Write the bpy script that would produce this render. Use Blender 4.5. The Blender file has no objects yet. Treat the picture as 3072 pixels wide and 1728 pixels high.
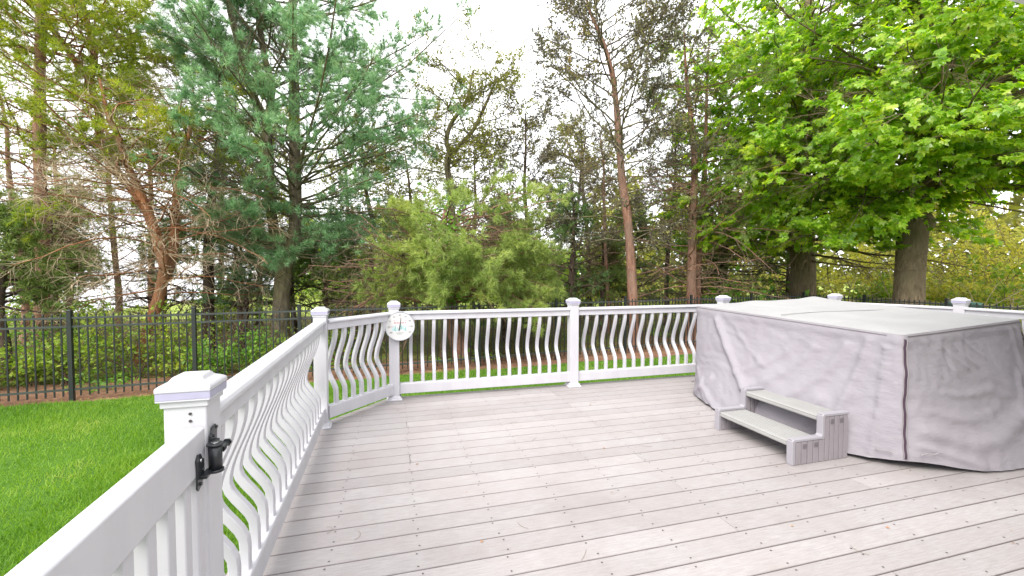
import bpy, bmesh, math, random
import numpy as np
from mathutils import Vector, Matrix, noise as mnoise

R = math.radians
SC = bpy.context.scene
COL = SC.collection
rng = np.random.default_rng(7)
random.seed(7)

# ------------------------------------------------------------------ camera
cam_d = bpy.data.cameras.new('camera'); cam = bpy.data.objects.new('camera', cam_d); COL.objects.link(cam)
cam_d.sensor_width = 36.0; cam_d.lens = 15.117; cam_d.clip_start = 0.05; cam_d.clip_end = 2000
cam.location = (0, 0, 1.31)
cam.rotation_euler = (R(90 - 1.9535), 0, R(-15.4))
SC.camera = cam

# ------------------------------------------------------------------ sky: bright even overcast over a Nishita sky
SUN_EL, SUN_AZ = 46.0, 229.0            # compass-like azimuth, clockwise from +Y
world = bpy.data.worlds.new('World'); SC.world = world; world.use_nodes = True
nt = world.node_tree; nt.nodes.clear()
sky = nt.nodes.new('ShaderNodeTexSky'); sky.sky_type = 'NISHITA'; sky.sun_disc = False
sky.sun_elevation = R(SUN_EL); sky.sun_rotation = R(SUN_AZ); sky.dust_density = 4.0; sky.air_density = 1.0
hs = nt.nodes.new('ShaderNodeHueSaturation'); hs.inputs['Saturation'].default_value = 0.30
mix = nt.nodes.new('ShaderNodeMix'); mix.data_type = 'RGBA'; mix.inputs['Factor'].default_value = 0.82
mix.inputs['B'].default_value = (8.3, 8.35, 8.6, 1)      # the cloud layer: one even pale tone
bg = nt.nodes.new('ShaderNodeBackground'); bg.inputs['Strength'].default_value = 0.115
wo = nt.nodes.new('ShaderNodeOutputWorld')
nt.links.new(sky.outputs[0], hs.inputs['Color']); nt.links.new(hs.outputs[0], mix.inputs['A'])
nt.links.new(mix.outputs['Result'], bg.inputs['Color']); nt.links.new(bg.outputs[0], wo.inputs[0])

sun_d = bpy.data.lights.new('sun', 'SUN'); sun = bpy.data.objects.new('sun', sun_d); COL.objects.link(sun)
sun_d.energy = 1.5; sun_d.angle = R(34); sun_d.color = (1.0, 0.955, 0.88)
sv = Vector((math.sin(R(SUN_AZ)) * math.cos(R(SUN_EL)), math.cos(R(SUN_AZ)) * math.cos(R(SUN_EL)), math.sin(R(SUN_EL))))
sun.rotation_euler = sv.to_track_quat('Z', 'Y').to_euler()

SC.render.engine = 'CYCLES'
SC.view_settings.view_transform = 'Standard'; SC.view_settings.look = 'None'
SC.view_settings.exposure = 1.45; SC.view_settings.gamma = 1.0; SC.view_settings.use_curve_mapping = False
SC.cycles.max_bounces = 8; SC.cycles.diffuse_bounces = 5; SC.cycles.glossy_bounces = 2
SC.cycles.transmission_bounces = 6; SC.cycles.transparent_max_bounces = 4
SC.cycles.caustics_reflective = False; SC.cycles.caustics_refractive = False
SC.cycles.use_denoising = True

# ------------------------------------------------------------------ materials
class NB:
    """tiny node helper"""
    def __init__(s, name):
        s.m = bpy.data.materials.new(name); s.m.use_nodes = True; s.t = s.m.node_tree
        s.b = s.t.nodes['Principled BSDF']; s.o = s.t.nodes['Material Output']
    def n(s, typ, **kw):
        x = s.t.nodes.new(typ)
        for k, v in kw.items():
            if k in x.inputs: x.inputs[k].default_value = v
            else: setattr(x, k, v)
        return x
    def l(s, a, b): s.t.links.new(a, b)
    def coord(s, which='Object', scale=(1, 1, 1), rot=(0, 0, 0)):
        tc = s.n('ShaderNodeTexCoord'); mp = s.n('ShaderNodeMapping'); mp.inputs['Scale'].default_value = scale
        mp.inputs['Rotation'].default_value = rot
        s.l(tc.outputs[which], mp.inputs[0]); return mp.outputs[0]
    def noise(s, vec, scale, detail=4, rough=0.6):
        x = s.n('ShaderNodeTexNoise'); x.inputs['Scale'].default_value = scale; x.inputs['Detail'].default_value = detail
        x.inputs['Roughness'].default_value = rough
        if vec is not None: s.l(vec, x.inputs['Vector'])
        return x.outputs['Fac']
    def ramp(s, fac, stops):
        x = s.n('ShaderNodeValToRGB'); e = x.color_ramp.elements
        while len(e) < len(stops): e.new(0.5)
        for i, (p, c) in enumerate(stops):
            e[i].position = p; e[i].color = (c[0], c[1], c[2], 1)
        s.l(fac, x.inputs[0]); return x.outputs[0]
    def mixc(s, fac, a, b, blend='MIX'):
        x = s.n('ShaderNodeMix', data_type='RGBA', blend_type=blend)
        if isinstance(fac, (int, float)): x.inputs['Factor'].default_value = fac
        else: s.l(fac, x.inputs['Factor'])
        for v, key in ((a, 'A'), (b, 'B')):
            if isinstance(v, tuple): x.inputs[key].default_value = (v[0], v[1], v[2], 1)
            else: s.l(v, x.inputs[key])
        return x.outputs['Result']
    def bump(s, h, dist=0.01, strength=1.0):
        x = s.n('ShaderNodeBump'); x.inputs['Distance'].default_value = dist; x.inputs['Strength'].default_value = strength
        s.l(h, x.inputs['Height']); s.l(x.outputs[0], s.b.inputs['Normal'])
    def col(s, c):
        if isinstance(c, tuple): s.b.inputs['Base Color'].default_value = (c[0], c[1], c[2], 1)
        else: s.l(c, s.b.inputs['Base Color'])
    def rough(s, v, spec=0.4, metal=0.0):
        s.b.inputs['Roughness'].default_value = v; s.b.inputs['Specular IOR Level'].default_value = spec
        s.b.inputs['Metallic'].default_value = metal

M = {}
def plain(name, c, rough=0.5, spec=0.4, metal=0.0, var=0.08, scale=6.0, bump=0.0):
    k = NB(name); v = k.coord(); f = k.noise(v, scale)
    lo = tuple(max(0, x * (1 - var)) for x in c); hi = tuple(min(1, x * (1 + var)) for x in c)
    k.col(k.ramp(f, [(0.3, lo), (0.7, hi)])); k.rough(rough, spec, metal)
    if bump: k.bump(k.noise(v, scale * 12), bump)
    M[name] = k.m; return k.m

# white vinyl with faint grime streaks
k = NB('vinyl'); v = k.coord('Object', (3, 3, 0.8)); f = k.noise(v, 3.0, 5)
g = k.noise(k.coord('Object', (1, 1, 1)), 45, 3)
c = k.ramp(f, [(0.30, (0.487, 0.475, 0.513)), (0.62, (0.535, 0.527, 0.562))])
k.col(k.mixc(k.ramp(g, [(0.62, (0, 0, 0)), (0.78, (0.35, 0.35, 0.35))]), c, (0.584, 0.575, 0.558)))
k.rough(0.38, 0.45); M['vinyl'] = k.m
plain('lens', (0.36, 0.34, 0.47), 0.2, 0.6, var=0.15)
plain('black_metal', (0.018, 0.021, 0.022), 0.42, 0.5, var=0.2)
plain('hinge_metal', (0.016, 0.018, 0.022), 0.35, 0.6, var=0.2, scale=30)
plain('chrome', (0.55, 0.55, 0.56), 0.25, 0.5, 1.0)
plain('screw', (0.06, 0.05, 0.05), 0.5)

# composite deck boards: grey with a pink cast, brushed grain, each board its own tone
k = NB('deck'); oi = k.n('ShaderNodeObjectInfo'); tcv = k.coord('Object', (1.2, 14, 14))
f1 = k.noise(tcv, 9, 6, 0.7); f2 = k.noise(k.coord('Object'), 2.2, 4); f3 = k.noise(k.coord('Object', (40, 90, 60)), 3.5, 2)
c = k.ramp(f1, [(0.32, (0.292, 0.270, 0.272)), (0.68, (0.388, 0.366, 0.367))])
c = k.mixc(k.ramp(f2, [(0.40, (0, 0, 0)), (0.75, (0.55, 0.55, 0.55))]), c, (0.305, 0.266, 0.257))
c = k.mixc(k.ramp(f3, [(0.58, (0, 0, 0)), (0.75, (0.5, 0.5, 0.5))]), c, (0.177, 0.155, 0.155))
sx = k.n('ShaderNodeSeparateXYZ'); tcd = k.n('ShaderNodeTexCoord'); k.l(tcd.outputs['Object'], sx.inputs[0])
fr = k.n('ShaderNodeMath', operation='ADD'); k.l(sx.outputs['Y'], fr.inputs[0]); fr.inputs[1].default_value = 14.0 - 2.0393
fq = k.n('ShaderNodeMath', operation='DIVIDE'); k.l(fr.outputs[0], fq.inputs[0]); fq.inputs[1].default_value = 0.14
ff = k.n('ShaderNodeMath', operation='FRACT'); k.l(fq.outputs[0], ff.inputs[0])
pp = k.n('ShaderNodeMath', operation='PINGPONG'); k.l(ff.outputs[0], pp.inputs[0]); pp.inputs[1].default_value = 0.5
st_ = k.noise(k.coord('Object', (0.9, 0.9, 1)), 1.6, 5, 0.65)
c = k.mixc(k.ramp(st_, [(0.50, (0, 0, 0)), (0.72, (0.42, 0.42, 0.42))]), c, (0.230, 0.199, 0.190))      # old weather stains
c = k.mixc(k.ramp(pp.outputs[0], [(0.022, (0.5, 0.5, 0.5)), (0.050, (0, 0, 0))]), c, (0.115, 0.089, 0.089))  # darker band along both edges of each board
hsn = k.n('ShaderNodeHueSaturation'); mr = k.n('ShaderNodeMapRange'); mr.inputs['To Min'].default_value = 0.92; mr.inputs['To Max'].default_value = 1.06
k.l(oi.outputs['Random'], mr.inputs[0]); k.l(mr.outputs[0], hsn.inputs['Value']); k.l(c, hsn.inputs['Color'])
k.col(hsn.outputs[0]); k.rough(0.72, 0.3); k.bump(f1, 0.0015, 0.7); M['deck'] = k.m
plain('deck_rim', (0.36, 0.30, 0.29), 0.7, 0.3, var=0.15, scale=4)
plain('dark_wood', (0.07, 0.05, 0.04), 0.85, 0.2)

# tub cover fabric
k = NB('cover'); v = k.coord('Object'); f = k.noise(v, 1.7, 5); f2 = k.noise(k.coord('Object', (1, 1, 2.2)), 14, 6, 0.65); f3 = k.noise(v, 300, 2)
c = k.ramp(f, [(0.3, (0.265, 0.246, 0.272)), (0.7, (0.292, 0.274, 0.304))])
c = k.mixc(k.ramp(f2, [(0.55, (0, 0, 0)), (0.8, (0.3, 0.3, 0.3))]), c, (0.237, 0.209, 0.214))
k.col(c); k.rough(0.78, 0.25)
ad = k.n('ShaderNodeMath', operation='MULTIPLY_ADD'); k.l(f2, ad.inputs[0]); ad.inputs[1].default_value = 1.0
k.l(f3, ad.inputs[2]); k.bump(f2, 0.010, 0.6); M['cover'] = k.m
k = NB('cover_top'); v = k.coord('Object'); f = k.noise(v, 2.0, 5); f2 = k.noise(k.coord('Object', (1, 1.6, 1)), 7, 5)  # paler copy of the cover cloth, sky light on the top put into its colour
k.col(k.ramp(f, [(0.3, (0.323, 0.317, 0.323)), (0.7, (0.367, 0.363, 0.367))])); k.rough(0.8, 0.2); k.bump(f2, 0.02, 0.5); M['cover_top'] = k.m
plain('zipper', (0.055, 0.03, 0.05), 0.5, 0.4, var=0.2)
plain('zip_tape', (0.239, 0.217, 0.230), 0.8)
plain('seam', (0.15, 0.13, 0.13), 0.8)
plain('step_plastic', (0.305, 0.290, 0.319), 0.5, 0.4, var=0.05, bump=0.0005)
plain('step_slat', (0.252, 0.228, 0.246), 0.55, 0.35, var=0.07)
plain('step_tread', (0.292, 0.288, 0.283), 0.5, 0.4, var=0.05)
plain('step_mark', (0.13, 0.115, 0.13), 0.6)
plain('dial', (0.619, 0.619, 0.611), 0.45, var=0.04)
plain('dial_rim', (0.36, 0.37, 0.40), 0.3, 0.6, var=0.06)
plain('ink_dark', (0.10, 0.09, 0.09), 0.6)
plain('ink_red', (0.50, 0.13, 0.17), 0.6)
plain('ink_pale', (0.42, 0.56, 0.58), 0.6, var=0.15, scale=30)
plain('ink_teal', (0.28, 0.50, 0.47), 0.6, var=0.25, scale=30)
plain('needle_black', (0.02, 0.03, 0.03), 0.4)
plain('siding', (0.62, 0.62, 0.60), 0.6)
plain('paint_white', (0.78, 0.77, 0.78), 0.45)
plain('blue_pole', (0.10, 0.16, 0.30), 0.5)
plain('tarp', (0.06, 0.17, 0.14), 0.6)

def bark(name, a, b, cc=None, sc=1.0):
    k = NB(name); v = k.coord('Object', (9 * sc, 9 * sc, 2.2 * sc)); f = k.noise(v, 2.2, 6, 0.7)
    g = k.noise(k.coord('Object'), 1.3, 3)
    c = k.ramp(f, [(0.33, a), (0.66, b)])
    if cc: c = k.mixc(k.ramp(g, [(0.45, (0, 0, 0)), (0.62, (0.8, 0.8, 0.8))]), c, cc)
    k.col(c); k.rough(0.9, 0.15); k.bump(f, 0.035, 1.0); M[name] = k.m
bark('bark_orange', (0.163, 0.069, 0.035), (0.500, 0.225, 0.112), (0.250, 0.150, 0.094))
bark('bark_red', (0.168, 0.084, 0.060), (0.432, 0.240, 0.168), (0.240, 0.168, 0.132))
bark('bark_grey', (0.075, 0.062, 0.044), (0.250, 0.206, 0.144), (0.213, 0.200, 0.088))
bark('bark_dark', (0.045, 0.033, 0.027), (0.128, 0.093, 0.072))
bark('bark_maple', (0.100, 0.073, 0.048), (0.312, 0.244, 0.163), (0.194, 0.156, 0.100))
plain('twig_dark', (0.128, 0.101, 0.084), 0.9, 0.1, var=0.3, scale=2)
plain('twig_brown', (0.195, 0.137, 0.098), 0.9, 0.1, var=0.4, scale=1.5)
plain('twig_tan', (0.437, 0.345, 0.241), 0.9, 0.1, var=0.4, scale=1.2)

def leafmat(name, stops, trans=0.35, clump=1.6, rough=0.5, spec=0.35, tr_gain=1.5):
    """leaf colours vary leaf by leaf (random per island) and slowly through the plant"""
    k = NB(name); geo = k.n('ShaderNodeNewGeometry'); nz = k.noise(k.coord('Object'), clump, 2)
    mx = k.n('ShaderNodeMath', operation='MULTIPLY_ADD'); k.l(geo.outputs['Random Per Island'], mx.inputs[0]); mx.inputs[1].default_value = 0.55
    sb = k.n('ShaderNodeMath', operation='MULTIPLY_ADD'); k.l(nz, sb.inputs[0]); sb.inputs[1].default_value = 1.1; sb.inputs[2].default_value = -0.32
    k.l(sb.outputs[0], mx.inputs[2])
    c = k.ramp(mx.outputs[0], stops); k.col(c); k.rough(rough, spec)
    tr = k.n('ShaderNodeBsdfTranslucent'); hsv = k.n('ShaderNodeHueSaturation'); hsv.inputs['Value'].default_value = tr_gain; hsv.inputs['Saturation'].default_value = 1.1
    k.l(c, hsv.inputs['Color']); k.l(hsv.outputs[0], tr.inputs[0])
    ms = k.n('ShaderNodeMixShader'); ms.inputs[0].default_value = trans
    k.l(k.b.outputs[0], ms.inputs[1]); k.l(tr.outputs[0], ms.inputs[2]); k.l(ms.outputs[0], k.o.inputs[0])
    M[name] = k.m
leafmat('maple_leaf', [(0.05, (0.128, 0.263, 0.022)), (0.4, (0.268, 0.437, 0.039)), (0.7, (0.434, 0.560, 0.056)), (1.0, (0.638, 0.616, 0.090))], 0.56, 0.9, 0.32, 0.75, 1.7)
leafmat('white_pine_needle', [(0.1, (0.109, 0.218, 0.098)), (0.5, (0.207, 0.368, 0.184)), (0.85, (0.368, 0.517, 0.253)), (1.0, (0.540, 0.586, 0.230))], 0.42, 1.2)
leafmat('yellow_pine_needle', [(0.1, (0.145, 0.238, 0.042)), (0.5, (0.304, 0.383, 0.048)), (0.85, (0.502, 0.502, 0.048)), (1.0, (0.607, 0.422, 0.060))], 0.4, 1.2)
leafmat('green_pine_needle', [(0.1, (0.111, 0.182, 0.058)), (0.5, (0.215, 0.305, 0.085)), (0.85, (0.338, 0.416, 0.117)), (1.0, (0.429, 0.364, 0.117))], 0.35, 1.2)
leafmat('bush_pine_needle', [(0.1, (0.169, 0.234, 0.072)), (0.5, (0.325, 0.416, 0.117)), (0.85, (0.494, 0.546, 0.156)), (1.0, (0.572, 0.494, 0.169))], 0.4, 1.2)
leafmat('cedar', [(0.1, (0.062, 0.116, 0.054)), (0.5, (0.132, 0.232, 0.078)), (1.0, (0.279, 0.372, 0.093))], 0.3, 1.5)
leafmat('dark_leaf', [(0.1, (0.074, 0.065, 0.061)), (0.5, (0.142, 0.132, 0.084)), (0.8, (0.257, 0.243, 0.074)), (1.0, (0.459, 0.270, 0.081))], 0.3, 0.9)
leafmat('olive_leaf', [(0.1, (0.100, 0.106, 0.037)), (0.5, (0.213, 0.225, 0.050)), (0.85, (0.375, 0.375, 0.062)), (1.0, (0.525, 0.338, 0.075))], 0.4, 0.9)
leafmat('lime_leaf', [(0.1, (0.115, 0.218, 0.029)), (0.5, (0.230, 0.345, 0.046)), (0.85, (0.391, 0.460, 0.069)), (1.0, (0.517, 0.460, 0.103))], 0.35, 0.7)
leafmat('fresh_leaf', [(0.1, (0.084, 0.204, 0.036)), (0.5, (0.192, 0.372, 0.060)), (1.0, (0.372, 0.552, 0.096))], 0.42, 1.2)
leafmat('gold_leaf', [(0.1, (0.207, 0.241, 0.046)), (0.5, (0.414, 0.414, 0.069)), (0.85, (0.575, 0.506, 0.103)), (1.0, (0.620, 0.345, 0.184))], 0.45, 0.8)
leafmat('grass', [(0.1, (0.085, 0.185, 0.02)), (0.45, (0.165, 0.31, 0.035)), (0.8, (0.27, 0.41, 0.055)), (1.0, (0.47, 0.48, 0.16))], 0.4, 1.1, 0.5, 0.3)
leafmat('litter', [(0.1, (0.15, 0.07, 0.04)), (0.5, (0.33, 0.16, 0.085)), (1.0, (0.50, 0.31, 0.18))], 0.05, 2.0, 0.9, 0.1)

# ground sheets
k = NB('lawn_soil'); v = k.coord('Object'); f = k.noise(v, 2.0, 6); f2 = k.noise(v, 60, 3)
c = k.ramp(f, [(0.35, (0.045, 0.115, 0.015)), (0.65, (0.085, 0.19, 0.02))]); k.col(k.mixc(f2, c, (0.10, 0.20, 0.03))); k.rough(0.95, 0.1); k.bump(f2, 0.02); M['lawn_soil'] = k.m
k = NB('mulch'); v = k.coord('Object'); f = k.noise(v, 5, 6, 0.7); f2 = k.noise(k.coord('Object', (30, 110, 1)), 1.0, 3)
c = k.ramp(f, [(0.35, (0.18, 0.10, 0.07)), (0.65, (0.36, 0.215, 0.145))]); k.col(k.mixc(k.ramp(f2, [(0.5, (0, 0, 0)), (0.62, (1, 1, 1))]), c, (0.35, 0.20, 0.12))); k.rough(0.95, 0.1); k.bump(f2, 0.02); M['mulch'] = k.m
k = NB('forest_ground'); v = k.coord('Object'); f = k.noise(v, 0.35, 6, 0.65); f2 = k.noise(v, 9, 4)
c = k.ramp(f, [(0.36, (0.10, 0.065, 0.035)), (0.5, (0.12, 0.13, 0.035)), (0.66, (0.17, 0.25, 0.045))]); k.col(k.mixc(k.ramp(f2, [(0.45, (0, 0, 0)), (0.7, (0.6, 0.6, 0.6))]), c, (0.08, 0.06, 0.03))); k.rough(0.95, 0.1); k.bump(f2, 0.05); M['forest_ground'] = k.m
k = NB('far_lawn'); v = k.coord('Object'); f = k.noise(v, 0.5, 6); k.col(k.ramp(f, [(0.35, (0.19, 0.26, 0.05)), (0.65, (0.30, 0.36, 0.08))])); k.rough(0.95, 0.1); M['far_lawn'] = k.m
k = NB('water'); k.col((0.10, 0.12, 0.13)); k.rough(0.06, 1.0); k.bump(k.noise(k.coord('Object', (1, 3, 1)), 1.2, 3), 0.02, 0.3); M['water'] = k.m

# ------------------------------------------------------------------ object helpers
def link(o, parent=None):
    COL.objects.link(o)
    if parent is not None: o.parent = parent
    return o
def tag(o, label=None, cat=None, group=None, kind=None):
    if label: o['label'] = label
    if cat: o['category'] = cat
    if group: o['group'] = group
    if kind: o['kind'] = kind
    return o
def empty(name, loc=(0, 0, 0), rz=0.0, label=None, cat=None, group=None):
    o = bpy.data.objects.new(name, None); o.location = loc; o.rotation_euler = (0, 0, rz); o.empty_display_size = 0.1
    link(o); return tag(o, label, cat, group)
def inst(name, me, parent=None, loc=(0, 0, 0), rot=(0, 0, 0), kind=None, scale=None):
    o = bpy.data.objects.new(name, me); o.location = loc; o.rotation_euler = rot
    if scale: o.scale = scale
    link(o, parent)
    if kind: o['kind'] = kind
    return o

class MB:
    """collects numpy verts and faces; build() links ONE mesh"""
    def __init__(s): s.v = []; s.f = []; s.n = 0
    def add(s, verts, faces):
        verts = np.asarray(verts, dtype=np.float32).reshape(-1, 3); faces = np.asarray(faces, dtype=np.int32)
        s.v.append(verts); s.f.append(faces + s.n); s.n += len(verts)
    def box(s, x0, x1, y0, y1, z0, z1):
        v = [(x0, y0, z0), (x1, y0, z0), (x1, y1, z0), (x0, y1, z0), (x0, y0, z1), (x1, y0, z1), (x1, y1, z1), (x0, y1, z1)]
        s.add(v, [(0, 3, 2, 1), (4, 5, 6, 7), (0, 1, 5, 4), (1, 2, 6, 5), (2, 3, 7, 6), (3, 0, 4, 7)])
    def mesh(s, name, mat, smooth=False):
        me = bpy.data.meshes.new(name)
        V = np.concatenate(s.v); me.vertices.add(len(V)); me.vertices.foreach_set('co', V.ravel())
        li = np.concatenate([f.ravel() for f in s.f]); tot = np.concatenate([np.full(len(f), f.shape[1], np.int32) for f in s.f])
        st = np.concatenate([[0], np.cumsum(tot)[:-1]]).astype(np.int32)
        me.loops.add(len(li)); me.loops.foreach_set('vertex_index', li.astype(np.int32))
        me.polygons.add(len(tot)); me.polygons.foreach_set('loop_start', st); me.polygons.foreach_set('loop_total', tot)
        me.polygons.foreach_set('use_smooth', np.full(len(tot), bool(smooth)))
        me.materials.append(M[mat] if isinstance(mat, str) else mat)
        me.update(calc_edges=True); return me
    def build(s, name, mat, parent=None, smooth=False, kind=None, loc=(0, 0, 0), rot=(0, 0, 0)):
        return inst(name, s.mesh(name, mat, smooth), parent, loc, rot, kind)

def bm_mesh(bm, name, mat, smooth=False):
    me = bpy.data.meshes.new(name); bm.to_mesh(me); bm.free()
    if smooth:
        for p in me.polygons: p.use_smooth = True
    me.materials.append(M[mat]); return me
def bev_box(name, mat, sx, sy, sz, bev=0.004, seg=2, center=(0, 0, 0)):
    bm = bmesh.new(); bmesh.ops.create_cube(bm, size=1.0)
    for v in bm.verts: v.co = Vector((v.co.x * sx + center[0], v.co.y * sy + center[1], v.co.z * sz + center[2]))
    if bev: bmesh.ops.bevel(bm, geom=list(bm.edges), offset=bev, segments=seg, affect='EDGES', profile=0.5)
    return bm_mesh(bm, name, mat)
def extrude_poly(name, mat, pts, axis, a, b, bev=0.0, seg=2):
    """closed 2-D outline extruded between a and b along axis ('x': pts=(y,z), 'y': pts=(x,z), 'z': pts=(x,y))"""
    def P(p, t):
        return {'x': (t, p[0], p[1]), 'y': (p[0], t, p[1]), 'z': (p[0], p[1], t)}[axis]
    bm = bmesh.new(); A = [bm.verts.new(P(p, a)) for p in pts]; B = [bm.verts.new(P(p, b)) for p in pts]; n = len(pts)
    bm.faces.new(A[::-1]); bm.faces.new(B)
    for i in range(n): bm.faces.new((A[i], A[(i + 1) % n], B[(i + 1) % n], B[i]))
    bmesh.ops.recalc_face_normals(bm, faces=list(bm.faces))
    if bev: bmesh.ops.bevel(bm, geom=list(bm.edges), offset=bev, segments=seg, affect='EDGES', profile=0.5)
    return bm_mesh(bm, name, mat)
def square_loft(name, mat, rows, bev=0.003):
    """square section stack: rows of (half width, z)"""
    m = MB(); V = []
    for h, z in rows: V += [(-h, -h, z), (h, -h, z), (h, h, z), (-h, h, z)]
    F = []
    for i in range(len(rows) - 1):
        for j in range(4): F.append((i * 4 + j, i * 4 + (j + 1) % 4, i * 4 + 4 + (j + 1) % 4, i * 4 + 4 + j))
    F.append((3, 2, 1, 0)); t = (len(rows) - 1) * 4; F.append((t, t + 1, t + 2, t + 3))
    m.add(V, F); me = m.mesh(name, mat)
    if bev:
        bm = bmesh.new(); bm.from_mesh(me)
        bmesh.ops.bevel(bm, geom=list(bm.edges), offset=bev, segments=2, affect='EDGES', clamp_overlap=True)
        bm.to_mesh(me); bm.free()
    return me
def cyl(name, mat, r, h, n=16, axis='z', r2=None, smooth=True, center=(0, 0, 0)):
    bm = bmesh.new(); bmesh.ops.create_cone(bm, cap_ends=True, segments=n, radius1=r, radius2=r if r2 is None else r2, depth=h)
    rot = {'z': Matrix(), 'x': Matrix.Rotation(R(90), 4, 'Y'), 'y': Matrix.Rotation(R(90), 4, 'X')}[axis]
    for v in bm.verts: v.co = rot @ v.co + Vector(center)
    me = bm_mesh(bm, name, mat)
    if smooth:
        for p in me.polygons: p.use_smooth = len(p.vertices) == 4
    return me

# ------------------------------------------------------------------ tubes, branches, leaves (vectorised)
def unit(a): return a / np.maximum(np.linalg.norm(a, axis=-1, keepdims=True), 1e-9)
def tubes(mb, P, Rr, n=4):
    """P (B,K,3) centre lines, Rr (B,K) radii"""
    B, K, _ = P.shape
    T = unit(np.gradient(P, axis=1)); ref = np.tile(np.array([0.31, 0.17, 0.93]), (B, K, 1))
    horiz = np.abs(T[..., 2:3]) > 0.8; ref = np.where(horiz, np.array([0.93, 0.31, 0.1]), ref)
    U = unit(np.cross(T, ref)); W = np.cross(T, U)
    a = np.arange(n) * 2 * np.pi / n
    V = P[:, :, None, :] + Rr[:, :, None, None] * (np.cos(a)[:, None] * U[:, :, None, :] + np.sin(a)[:, None] * W[:, :, None, :])
    idx = np.arange(B * K * n).reshape(B, K, n); nx = np.roll(idx, -1, axis=2)
    F = np.stack([idx[:, :-1], nx[:, :-1], nx[:, 1:], idx[:, 1:]], axis=-1).reshape(-1, 4)
    mb.add(V, F)
def catmull(pts, m=6):
    p = np.array(pts, float); q = np.vstack([2 * p[0] - p[1], p, 2 * p[-1] - p[-2]]); out = []
    for i in range(1, len(q) - 2):
        for t in np.arange(m) / m:
            out.append(0.5 * (2 * q[i] + (q[i + 1] - q[i - 1]) * t + (2 * q[i - 1] - 5 * q[i] + 4 * q[i + 1] - q[i + 2]) * t ** 2 + (-q[i - 1] + 3 * q[i] - 3 * q[i + 1] + q[i + 2]) * t ** 3))
    out.append(q[-2]); return np.array(out)
def trunk_tube(mb, pts, r0, r1, n=12, flare=0.0, power=1.7, lump=0.06):
    p = catmull(pts, 7); K = len(p)
    d = np.concatenate([[0], np.cumsum(np.linalg.norm(np.diff(p, axis=0), axis=1))]); t = d / d[-1]
    rad = r0 + (r1 - r0) * t ** power + flare * np.exp(-d / 0.22)
    T = unit(np.gradient(p, axis=0)); U = unit(np.cross(T, np.array([0.2, 0.97, 0.1]))); W = np.cross(T, U)
    a = np.arange(n) * 2 * np.pi / n
    ph = rng.uniform(0, 6, 4)
    lumps = 1 + lump * (np.sin(3 * a[None] + ph[0] + 2.1 * d[:, None]) + 0.7 * np.sin(2 * a[None] + ph[1] - 3.3 * d[:, None]) + 0.5 * np.sin(5 * a[None] + ph[2]))
    V = p[:, None] + (rad[:, None] * lumps)[..., None] * (np.cos(a)[None, :, None] * U[:, None] + np.sin(a)[None, :, None] * W[:, None])
    idx = np.arange(K * n).reshape(K, n); nx = np.roll(idx, -1, axis=1)
    F = np.stack([idx[:-1], nx[:-1], nx[1:], idx[1:]], axis=-1).reshape(-1, 4)
    mb.add(V, F); mb.add(p[-1:] + 0 * p[-1:], np.zeros((0, 3), int)) if False else None
    return p, rad
def grow(P0, D0, L, K, wig=0.12, up=0.0):
    B = len(P0); P = np.zeros((B, K, 3)); P[:, 0] = P0; D = unit(D0); st = (L / (K - 1))[:, None]
    upv = np.asarray(up) if np.ndim(up) else np.full(B, up)
    for i in range(1, K):
        D = unit(D + wig * rng.normal(size=(B, 3)) + upv[:, None] * np.array([0, 0, 1.0]))
        P[:, i] = P[:, i - 1] + D * st
    return P
def sample(P, Rr, n, t0, t1, jitter=True):
    """n points along each polyline -> positions, tangents, radii, t, parent index"""
    B, K, _ = P.shape; par = np.repeat(np.arange(B), n)
    t = (np.tile((np.arange(n) + 0.5) / n, B) + (rng.uniform(-0.5, 0.5, B * n) / n if jitter else 0)) * (t1 - t0) + t0
    t = np.clip(t, 0, 0.999); f = t * (K - 1); i = f.astype(int); w = (f - i)[:, None]
    pos = P[par, i] * (1 - w) + P[par, i + 1] * w; tan = unit(P[par, i + 1] - P[par, i])
    rad = Rr[par, i] * (1 - w[:, 0]) + Rr[par, i + 1] * w[:, 0]
    return pos, tan, rad, t, par
def splay(tan, ang, flat=0.0, alt=None):
    """directions at angle ang from tan, around a random azimuth; flat pulls them towards the level plane"""
    B = len(tan); r = rng.normal(size=(B, 3))
    if flat: r[:, 2] *= (1 - flat)
    s = unit(r - (r * tan).sum(1, keepdims=True) * tan)
    ang = np.asarray(ang) + rng.normal(0, 0.15, B)
    return unit(np.cos(ang)[:, None] * tan + np.sin(ang)[:, None] * s)
def taper(r, K, end=0.35):
    return r[:, None] * np.linspace(1, end, K)[None]

def scatter_shape(mb, C, Ax, Nn, size, shape, faces):
    """copies of a small shape: C centres, Ax long axis, Nn normal, size per copy; shape (m,3) in (side, along, normal)"""
    Ax = unit(Ax); S = unit(np.cross(Ax, Nn)); N2 = np.cross(S, Ax); m = len(shape); B = len(C)
    V = C[:, None] + size[:, None, None] * (shape[None, :, 0:1] * S[:, None] + shape[None, :, 1:2] * Ax[:, None] + shape[None, :, 2:3] * N2[:, None])
    F = (np.arange(B) * m)[:, None, None] + np.asarray(faces)[None]
    mb.add(V, F.reshape(-1, len(faces[0])))
LEAF4 = np.array([(0, 0, 0), (0.34, 0.42, 0.06), (0, 1.0, -0.1), (-0.34, 0.42, 0.06)]); LEAF4F = [(0, 1, 2), (0, 2, 3)]
_m = [(0.0, 0.0), (0.30, -0.10), (0.52, 0.10), (0.36, 0.24), (0.62, 0.52), (0.34, 0.52), (0.22, 0.62), (0.0, 1.0)]
_mo = _m + [(-x, y) for x, y in _m[-2:0:-1]]
MAPLE = np.array([(0, 0.34, 0.03)] + [(x, y, 0.10 * abs(x) - 0.22 * y * y - 0.18 * x * x) for x, y in _mo])
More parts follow.
